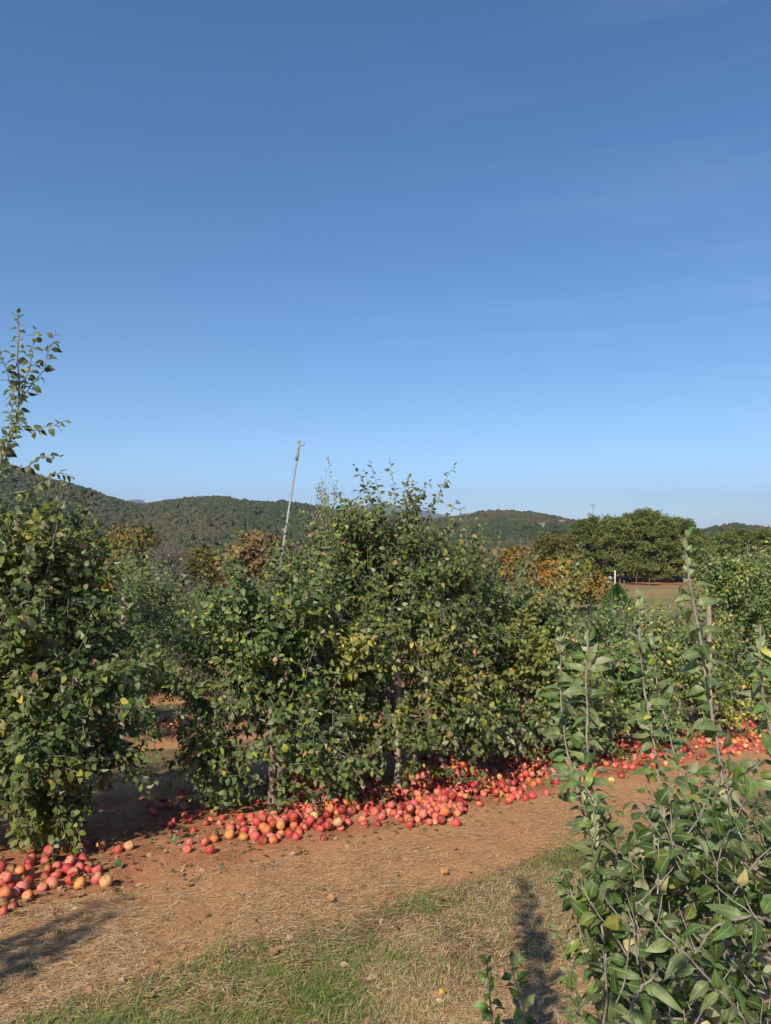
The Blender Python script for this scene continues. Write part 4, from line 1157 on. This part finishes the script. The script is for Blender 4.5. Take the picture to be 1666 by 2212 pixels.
def wood_tree(var, x, y, s, label, group, rz=0, sxy=1.0):
    e = empty('deciduous_tree', (x, y, float(gz(x, y))), rz); e.scale = (s * sxy, s * sxy, s)
    tag(e, label, 'tree', group); obj('crown' if var is not BARE else 'branches', var[0], e); obj('trunk', var[1], e)
rg = rng_(55)
def photo_tree(var, px, ytop, d, label, sxy=1.0, group=None, H=12.3):
    x = (px - 833) / F * d; zt = W(px, ytop, d)[2]; g = float(gz(x, d)); wood_tree(var, x, d, max(.2, (zt - g) / H), label, group, rg.uniform(0, 6), sxy)
# singled out
photo_tree(DEC[7], 270, 1108, 95, 'large yellow-orange tree in the valley behind the left orchard tops', .95)
photo_tree(DEC[2], 175, 1140, 92, 'rust-coloured tree left of the large yellow-orange valley tree', .9)
photo_tree(BARE, 345, 1188, 118, 'bare purplish tree right of the large yellow-orange valley tree', .9)
photo_tree(BARE, 400, 1196, 124, 'bare grey-purple tree in the middle of the bare group', .9)
photo_tree(BARE, 455, 1200, 130, 'bare brownish tree at the right of the bare group', .9)
photo_tree(DEC[7], 776, 1122, 78, 'yellow-green tree glimpsed between the feathery trees and the five leaders', .55)
RED = cluster_crown(710, 12, 9, 9, 1200, .42, [(.16, .02, .02), (.11, .02, .02)], .2)
REDV = (mesh_np('crown', RED[0], RED[1], M_far_leaf, RED[2], smooth=False), DEC[0][1], 'crimson')
photo_tree(REDV, 775, 1228, 62, 'small crimson tree behind the bushy front tree', .8)
cnt = 0; rg = rng_(56)
tries = 0; spots2 = []; wl = []
while cnt < 190 and tries < 6000:
    tries += 1
    d = math.sqrt(rg.uniform(82 ** 2, 250 ** 2)); px = rg.uniform(-40, 1240)
    x = (px - 833) / F * d
    if px > 1060 and d < 140: continue
    if any((x - a) ** 2 + (d - b) ** 2 < 36 for a, b in spots2): continue
    spots2.append((x, d)); cnt += 1
    k = fbm(x / 40 + 3, d / 40, 2) + rg.normal(0, .12)
    vi = [0, 6, 1, 5, 4, 3, 2, 7][int(np.clip(k * 8, 0, 7))] if rg.random() > .14 else -1
    if 300 < px < 520 and d < 130: vi = -1 if rg.random() < .4 else int(rg.choice([4, 1, 7, 4, 3]))
    if px > 760 and vi < 0: vi = 1
    var = BARE if vi < 0 else DEC[vi]
    s = rg.uniform(.75, 1.15)
    rngw = 'near' if d < 130 else ('middle' if d < 190 else 'far')
    wl.append((px, var, x, d, s, rngw, rg.uniform(0, 6), rg.uniform(.9, 1.1)))
cn = {}
for px, var, x, d, s, rngw, r1_, r2_ in sorted(wl, key=lambda q: q[0]):
    k = (var[2], rngw); cn[k] = cn.get(k, 0) + 1
    wood_tree(var, x, d, s, f'{ordn(cn[k] - 1)} {var[2]} tree from the left in the {rngw} part of the valley wood', f'{var[2]} trees of the valley wood', r1_, r2_)

# maples right of centre
def maple(px, ytop, d, wpx, label, seed, cols):
    x = (px - 833) / F * d; g = float(gz(x, d)); H = W(px, ytop, d)[2] - g; Wd = wpx / F * d
    v, f, cc = cluster_crown(seed, H, Wd, 26, 5200, .26, cols, .05, .75)
    # dome outline
    e = empty('maple_tree', (x, d, g)); tag(e, label, 'tree'); obj('crown', mesh_np('crown', v, f, M_far_leaf, cc, smooth=False), e); obj('trunk', trunk_mesh(H * .6, .3, M_pinebark), e)
MC = [(.27, .13, .03), (.22, .13, .035), (.14, .125, .03), (.10, .11, .03)]
maple(1128, 1150, 84, 105, 'orange-brown rounded tree just left of the lower orange-green dome', 801, MC[:3])
maple(1226, 1182, 76, 145, 'broad orange-green domed tree in front of the pines', 802, MC)
maple(1184, 1186, 84, 80, 'olive-orange tree between the two orange domes', 803, MC[:3])

# pines
def pine_meshes(seed, H, Wd):
    rg = rng_(seed)
    nb = 64; t = rg.uniform([.05, .2, .03, .14, .09][seed % 5], 1, nb) ** .9; a = np.arange(nb) * 2.4 + rg.uniform(0, .8, nb)
    prof = np.interp(t, [.15, .3, .6, .82, 1], [.75, 1.0, .95, .7, .22]) * Wd / 2 * rg.uniform(.6, 1.1, nb)
    z0 = t * H * .95; p0 = np.stack([np.zeros(nb), np.zeros(nb), z0], -1)
    D = np.stack([np.cos(a), np.sin(a), np.interp(t, [.2, .6, 1], [.02, .35, 1.4])], -1)
    Lm = grow(p0, D, np.maximum(prof, .5), np.full(nb, .03), rg, 6, .08)
    bv, bq = tubes(Lm, np.linspace(.09, .03, 6)[None] * np.ones((nb, 1)), 4)
    # puffs of needle tufts near the branch ends
    npf = 300; si = rg.integers(0, nb, npf); tt = rg.uniform(.4, 1, npf); pc, _ = along(Lm, si, np.minimum(tt, .999)); pc = pc + rg.normal(0, .45, (npf, 3)) * [1, 1, .8]
    pr = rg.uniform(.35, .75, npf)
    nt_ = 7200; pi = rg.integers(0, npf, nt_); dd = rand_dir(nt_, rg); dd[:, 2] = np.abs(dd[:, 2]) * .9 - .15; dd = norm(dd)
    P = pc[pi] + dd * (pr[pi] * rg.uniform(.3, 1, nt_))[:, None]
    U = norm(dd + rg.normal(0, .35, (nt_, 3)) + [0, 0, .35]); V = norm(np.cross(U, rand_dir(nt_, rg))); L = rg.uniform(.24, .55, (nt_, 1)); w_ = .085
    vv = np.stack([P - V * w_ * .4, P + U * L * .6 - V * w_, P + U * L, P + U * L * .6 + V * w_, P + V * w_ * .4], 1)
    f = (np.arange(nt_) * 5)[:, None] + np.arange(5)[None]
    base = np.array([(.135, .165, .046), (.165, .185, .054), (.10, .14, .044), (.18, .155, .055)])
    ci = rg.choice(4, npf, p=[.42, .27, .22, .09]); c = base[ci][pi] * rg.uniform(.7, 1.3, (nt_, 1))
    return mesh_np('foliage', vv.reshape(-1, 3), f, M_far_leaf, np.repeat(c, 5, axis=0), smooth=False), mesh_np('branches', bv, bq, M_pinebark), trunk_mesh(H * .97, .22, M_pinebark, 8, .12, seed)
PV = [pine_meshes(900 + i, 12.0, [6.6, 7.4, 6.0, 7.0, 6.8][i]) for i in range(5)]
def pine(i, px, ytop, d, label, group, sxy=1.0):
    x = (px - 833) / F * d; g = float(gz(x, d)); s = (W(px, ytop, d)[2] - g) / 12.1
    e = empty('pine_tree', (x, d, g), i * 1.3); e.scale = (s * sxy, s * sxy, s); tag(e, label, 'pine tree', group)
    m3 = PV[i % 5]; obj('foliage', m3[0], e); obj('branches', m3[1], e); obj('trunk', m3[2], e)
PL = [(1258,1128,143,1.1),(1285,1122,150,1.1),(1312,1122,146,1.1),(1338,1120,139,1.15),(1362,1117,146,1.1),(1388,1106,143,1.15),(1414,1112,150,1.1),(1438,1122,141,1.1),(1462,1120,146,1.1),
      (1484,1128,140,1.1),(1503,1146,148,1.0),(1522,1162,150,1.0),(1548,1158,155,1.0),(1572,1150,145,1.15),(1600,1148,150,1.15),(1625,1152,146,1.1),(1652,1150,142,1.2),(1680,1145,146,1.2),(1270,1142,165,1.1),(1350,1125,162,1.1),(1425,1120,165,1.1),(1495,1152,168,1.0),(1590,1156,168,1.0),(1300,1128,160,1.1),(1455,1128,160,1.1),
      (1375,1116,155,1.1),(1404,1110,158,1.1)]
for i, (px, yt, d, sx) in enumerate(PL):
    nm = 'back' if d > 154 else 'front'
    j = sum(1 for q in PL if (q[2] > 154) == (d > 154) and q[0] < px)
    pine(i, px, yt, d, f'{ordn(j)} pine from the left in the {nm} line of the dark pine stand', 'pines of the stand at the field edge', sx)
for px, yt, d, lb in [(1372, 1213, 132, 'small flat-topped bright green pine left under the tall pines'), (1400, 1218, 130, 'small flat-topped bright green pine right under the tall pines')]:
    x = (px - 833) / F * d; g = float(gz(x, d)); H = W(px, yt, d)[2] - g
    v, f, cc = cluster_crown(int(px), H, 4.4, 8, 900, .22, [(.12, .13, .03), (.09, .11, .028)], .45, .4)
    e = empty('pine_tree', (x, d, g)); tag(e, lb, 'pine tree'); obj('foliage', mesh_np('foliage', v, f, M_far_leaf, cc, smooth=False), e); obj('trunk', trunk_mesh(H * .7, .12, M_pinebark), e)
# conical young cedar in front of the field
def cedar():
    px, yt, d = 1332, 1262, 56; x = (px - 833) / F * d; g = float(gz(x, d)); H = W(px, yt, d)[2] - g
    rg = rng_(66); n = 7000; t = rg.random(n) ** .8; a = rg.uniform(0, 6.28, n)
    R = (1 - t) ** .8 * H * .5 * (1 + .25 * np.sin(a * 5 + t * 18)) * rg.uniform(.6, 1.08, n)
    P = np.stack([R * np.cos(a), R * np.sin(a), .1 + t * H * .97], -1)
    U = norm(np.stack([np.cos(a), np.sin(a), np.full(n, .7)], -1) + rg.normal(0, .3, (n, 3))); V = norm(np.cross(U, rand_dir(n, rg))); L = rg.uniform(.09, .2, (n, 1)); w_ = .035
    vv = np.stack([P, P + U * L * .5 - V * w_, P + U * L, P + U * L * .5 + V * w_], 1)
    c = np.array([.05, .12, .03]) * rg.uniform(.6, 1.5, (n, 1))
    e = empty('cedar_tree', (x, d, g)); tag(e, 'small cone-shaped bright green evergreen in front of the sloping field', 'evergreen tree')
    obj('foliage', mesh_np('foliage', vv.reshape(-1, 3), (np.arange(n) * 4)[:, None] + np.arange(4)[None], M_far_leaf, np.repeat(c, 4, axis=0), smooth=False), e)
    obj('trunk', trunk_mesh(H * .9, .07, M_pinebark, wob=.01), e)
cedar()

# utility post, masts, houses
def cyl_path(a, c, r0, r1, sides=10):
    v, q = tubes(np.array([[a, (np.array(a) + c) / 2, c]]), np.array([[r0, (r0 + r1) / 2, r1]]), sides); return v, q
def box(cx, cy, cz, sx, sy, sz):
    v = np.array([(x, y, z) for x in (-.5, .5) for y in (-.5, .5) for z in (-.5, .5)]) * [sx, sy, sz] + [cx, cy, cz]
    return v, np.array([(0, 1, 3, 2), (4, 6, 7, 5), (0, 4, 5, 1), (2, 3, 7, 6), (0, 2, 6, 4), (1, 5, 7, 3)])
def upole():
    d = 118; x = (1327 - 833) / F * d; g = float(gz(x, d)); H = W(1327, 1232, d)[2] - g
    e = empty('utility_pole', (x, d, g)); tag(e, 'short pale pole with a meter box in front of the pines', 'pole')
    v, q = cyl_path((0, 0, -.3), (.08, 0, H), .13, .11); obj('pole', mesh_np('pole', v, [q, np.arange(20, 30)[None]], M_white), e)
    v, q = box(-.8, 0, H * .62, .4, .2, .45); obj('meter_box', mesh_np('meter_box', v, q, M_white, smooth=False), e)
    v, q = box(-.45, 0, H * .62, .9, .08, .08); obj('bracket', mesh_np('bracket', v, q, M_galv, smooth=False), e)
upole()
def cell_tower():
    d = 700; x = (1282 - 833) / F * d; g = float(gz(x, d)); H = W(1282, 1090, d)[2] - g
    e = empty('cell_tower', (x, d, g)); tag(e, 'thin lattice phone mast with antenna ring above the pines', 'mast')
    parts = []; n = 26; r = .75
    for k in range(3):
        a = k * 2.094; parts.append(cyl_path((r * math.cos(a), r * math.sin(a), 0), (r * .7 * math.cos(a), r * .7 * math.sin(a), H), .10, .08, 5))
        b = (k + 1) * 2.094
        for i in range(n):
            s0 = 1 - .3 * i / n; z0 = H * i / n; z1 = H * (i + 1) / n
            parts.append(cyl_path((r * s0 * math.cos(a), r * s0 * math.sin(a), z0), (r * s0 * math.cos(b), r * s0 * math.sin(b), z1), .05, .05, 4))
    v, f = join(parts); obj('lattice_mast', mesh_np('lattice_mast', v, f, M_galv), e)
    for k in range(6):
        a = k * 1.047; v, q = box(2.2 * math.cos(a), 2.2 * math.sin(a), H - .6, .4, .3, 1.7); pn = obj('antenna', mesh_np('antenna', v, q, M_galv, smooth=False), e)
    v, f = join([cyl_path((2.2 * math.cos(k * 1.047), 2.2 * math.sin(k * 1.047), H - 1), (2.2 * math.cos(k * 1.047 + 1.047), 2.2 * math.sin(k * 1.047 + 1.047), H - 1), .1, .1, 5) for k in range(6)]
               + [cyl_path((0, 0, H - 1), (2.2 * math.cos(k * 1.047), 2.2 * math.sin(k * 1.047), H - 1), .07, .07, 5) for k in range(6)])
    obj('platform', mesh_np('platform', v, f, M_galv), e)
cell_tower()
for px, yt, lb in [(1077, 1091, 'left of two hair-thin masts on the right hill crest'), (1110, 1089, 'right of two hair-thin masts on the right hill crest')]:
    d = 1090; x = (px - 833) / F * d; g = float(gz(x, d)); H = W(px, yt, d)[2] - g + 4
    parts = [cyl_path((.5 * math.cos(k * 2.094), .5 * math.sin(k * 2.094), 0), (.1 * math.cos(k * 2.094), .1 * math.sin(k * 2.094), H), .14, .1, 5) for k in range(3)]
    parts += [cyl_path((-.6, 0, H * z), (.6, 0, H * z), .08, .08, 4) for z in (.55, .7, .85, .95)]
    v, f = join(parts); o = obj('radio_mast', mesh_np('radio_mast', v, f, M_galv), loc=(x, d, g)); tag(o, lb, 'mast')
def house(px, py, d, w_, h_, label, dp=9):
    p = W(px, py, d); x, y, z = p; z -= h_ * .5
    e = empty('house', (x, y, z)); tag(e, label, 'house')
    v, q = box(0, 0, h_ / 2 - 3, w_, dp, h_ + 6); obj('wall', mesh_np('wall', v, q, M_house, smooth=False), e)
    a, b = w_ / 2 + .5, dp / 2 + .6; hh = h_ + 2.6
    v = np.array([(-a, -b, h_), (a, -b, h_), (a, b, h_), (-a, b, h_), (-a, 0, hh), (a, 0, hh)]); obj('roof', mesh_np('roof', v, [np.array([(0, 1, 5, 4), (2, 3, 4, 5), (0, 3, 2, 1)]), np.array([(0, 4, 3), (1, 2, 5)])], M_roof, smooth=False), e)
    for k in (-.32, 0, .32):
        v, q = box(k * w_, -dp / 2, h_ * .55, w_ * .12, .12, h_ * .35); obj('window', mesh_np('window', v, q, M_glass, smooth=False), e)
house(1170, 1137, 700, 6.0, 2.2, 'pinkish house with a dark roof on the flank of the right hill')
house(1213, 1129, 800, 5.0, 1.8, 'pale house right of the pinkish house, higher on the hill')

# ------------------------------------------------------------------ forests that read as one mass
def canopy(name, label, n, r0, r1, px0, px1, rad, seed, colf, tri=1, mind=0):
    rg = rng_(seed); r = np.sqrt(rg.uniform(r0 ** 2, r1 ** 2, n)); px = rg.uniform(px0, px1, n)
    th = np.arctan((px - 833) / F); x = r * np.sin(th); y = r * np.cos(th)
    # unit ball with 42 vertices
    ph = (1 + 5 ** .5) / 2
    V = norm(np.array([(-1,ph,0),(1,ph,0),(-1,-ph,0),(1,-ph,0),(0,-1,ph),(0,1,ph),(0,-1,-ph),(0,1,-ph),(ph,0,-1),(ph,0,1),(-ph,0,-1),(-ph,0,1)], float))
    Fc = [(0,11,5),(0,5,1),(0,1,7),(0,7,10),(0,10,11),(1,5,9),(5,11,4),(11,10,2),(10,7,6),(7,1,8),(3,9,4),(3,4,2),(3,2,6),(3,6,8),(3,8,9),(4,9,5),(2,4,11),(6,2,10),(8,6,7),(9,8,1)]
    V = V.tolist(); mid = {}; F2 = []
    def mp_(a, b):
        k = (min(a, b), max(a, b))
        if k not in mid: m_ = np.array(V[a]) + V[b]; V.append((m_ / np.linalg.norm(m_)).tolist()); mid[k] = len(V) - 1
        return mid[k]
    for a, b, c in Fc:
        ab, bc, ca = mp_(a, b), mp_(b, c), mp_(c, a); F2 += [(a, ab, ca), (b, bc, ab), (c, ca, bc), (ab, bc, ca)]
    V = np.array(V); F2 = np.array(F2)
    n = len(x); jit = rg.uniform(.68, 1.22, (n, len(V), 1)); R = rad * rg.uniform(.6, 1.2, n)
    hh = R * rg.uniform(.8, 1.25, n)
    v = V[None] * jit * np.stack([R, R, hh], -1)[:, None] + np.stack([x, y, gz(x, y) + rad * 1.1], -1)[:, None]
    c = colf(x, y, rg); c = c[:, None] * rg.uniform(.72, 1.25, (n, len(V), 1))
    f = (F2[None] + (np.arange(n) * len(V))[:, None, None]).reshape(-1, 3)
    o = obj(name, mesh_np(name, v, f, M_canopy, c.reshape(-1, 3), smooth=False)); tag(o, label, 'forest', kind='stuff')
PAL = np.array([(.034, .046, .024), (.042, .052, .026), (.052, .058, .028), (.064, .060, .032), (.080, .062, .036), (.17, .11, .045), (.12, .095, .06)])
def colhill(x, y, rg):
    k = fbm(x / 90 + 7, y / 90 + 2, 3) * 6.2 - .9 + rg.normal(0, .75, len(x)); return PAL[np.clip(k.astype(int), 0, 4)]
def colval(x, y, rg):
    k = fbm(x / 45 + 1, y / 45 + 9, 3) * 8 - .8 + rg.normal(0, 1.2, len(x)); return PAL[np.clip(k.astype(int), 0, 6)] * 1.05
canopy('hillside_forest', 'autumn forest covering the distant hills', 21000, 520, 1220, -260, 1920, 4.5, 71, colhill)
canopy('valley_forest', 'mixed autumn wood filling the valley below the hills', 5200, 235, 540, -260, 1920, 3.8, 72, colval)

# far blue mountains
def mountains():
    pts = [(150,1100),(262,1083),(290,1078),(308,1080),(330,1096),(420,1120),(640,1125),(720,1112),(770,1098),(800,1088),(830,1087),(862,1093),(900,1098),(940,1108),(965,1114),(1010,1122),(1100,1128),(1500,1140),(1700,1150)]
    D = 9000; px = np.linspace(100, 1750, 160); yt = np.interp(px, [p[0] for p in pts], [p[1] for p in pts]); rg = rng_(2)
    rows = []
    for j, (dd, k) in enumerate([(D - 1800, 0), (D - 1100, .35), (D - 500, .75), (D, 1), (D + 700, .7), (D + 1500, 0)]):
        x = (px - 833) / F * D; h = (1150 - yt) / F * D + 1.65
        z = (-15) + (h + 15) * k * (1 + (fbm(px / 30 + j * 5, px * 0 + j, 3) - .5) * .16 * (k < 1)); rows.append(np.stack([x, np.full_like(x, dd), z], -1))
    v = np.stack(rows); n = len(px); idx = np.arange(v.shape[0] * n).reshape(-1, n)
    q = np.stack([idx[:-1, :-1], idx[:-1, 1:], idx[1:, 1:], idx[1:, :-1]], -1).reshape(-1, 4)
    m, nt, b = newmat('wooded_mountain'); g = N(nt, 'ShaderNodeNewGeometry'); nn = N(nt, 'ShaderNodeTexNoise', Scale=.01, Detail=6.0); nt.links.new(g.outputs['Position'], nn.inputs['Vector'])
    r = ramp(nt, nn.outputs['Fac'], [(.35, (.05, .06, .03)), (.65, (.10, .09, .045))]); nt.links.new(r.outputs[0], b.inputs['Base Color']); b.inputs['Roughness'].default_value = 1
    o = obj('mountains', mesh_np('mountains', v.reshape(-1, 3), q, m)); tag(o, kind='structure')
mountains()

# ------------------------------------------------------------------ air
def haze():
    v, q = box(0, 5200, 260, 13500, 11400, 700)
    m = bpy.data.materials.new('haze_air'); m.use_nodes = True; nt = m.node_tree
    nt.nodes.remove(nt.nodes['Principled BSDF'])
    pv = N(nt, 'ShaderNodeVolumePrincipled'); pv.inputs['Color'].default_value = (.56, .74, 1.0, 1); pv.inputs['Density'].default_value = HAZE
    pv.inputs['Anisotropy'].default_value = .2
    nt.links.new(pv.outputs[0], nt.nodes['Material Output'].inputs['Volume'])
    o = obj('haze', mesh_np('haze', v, q, m, smooth=False)); tag(o, 'thin blue air between the orchard and the mountains', 'haze', kind='stuff')
HAZE = 0.00009
haze()
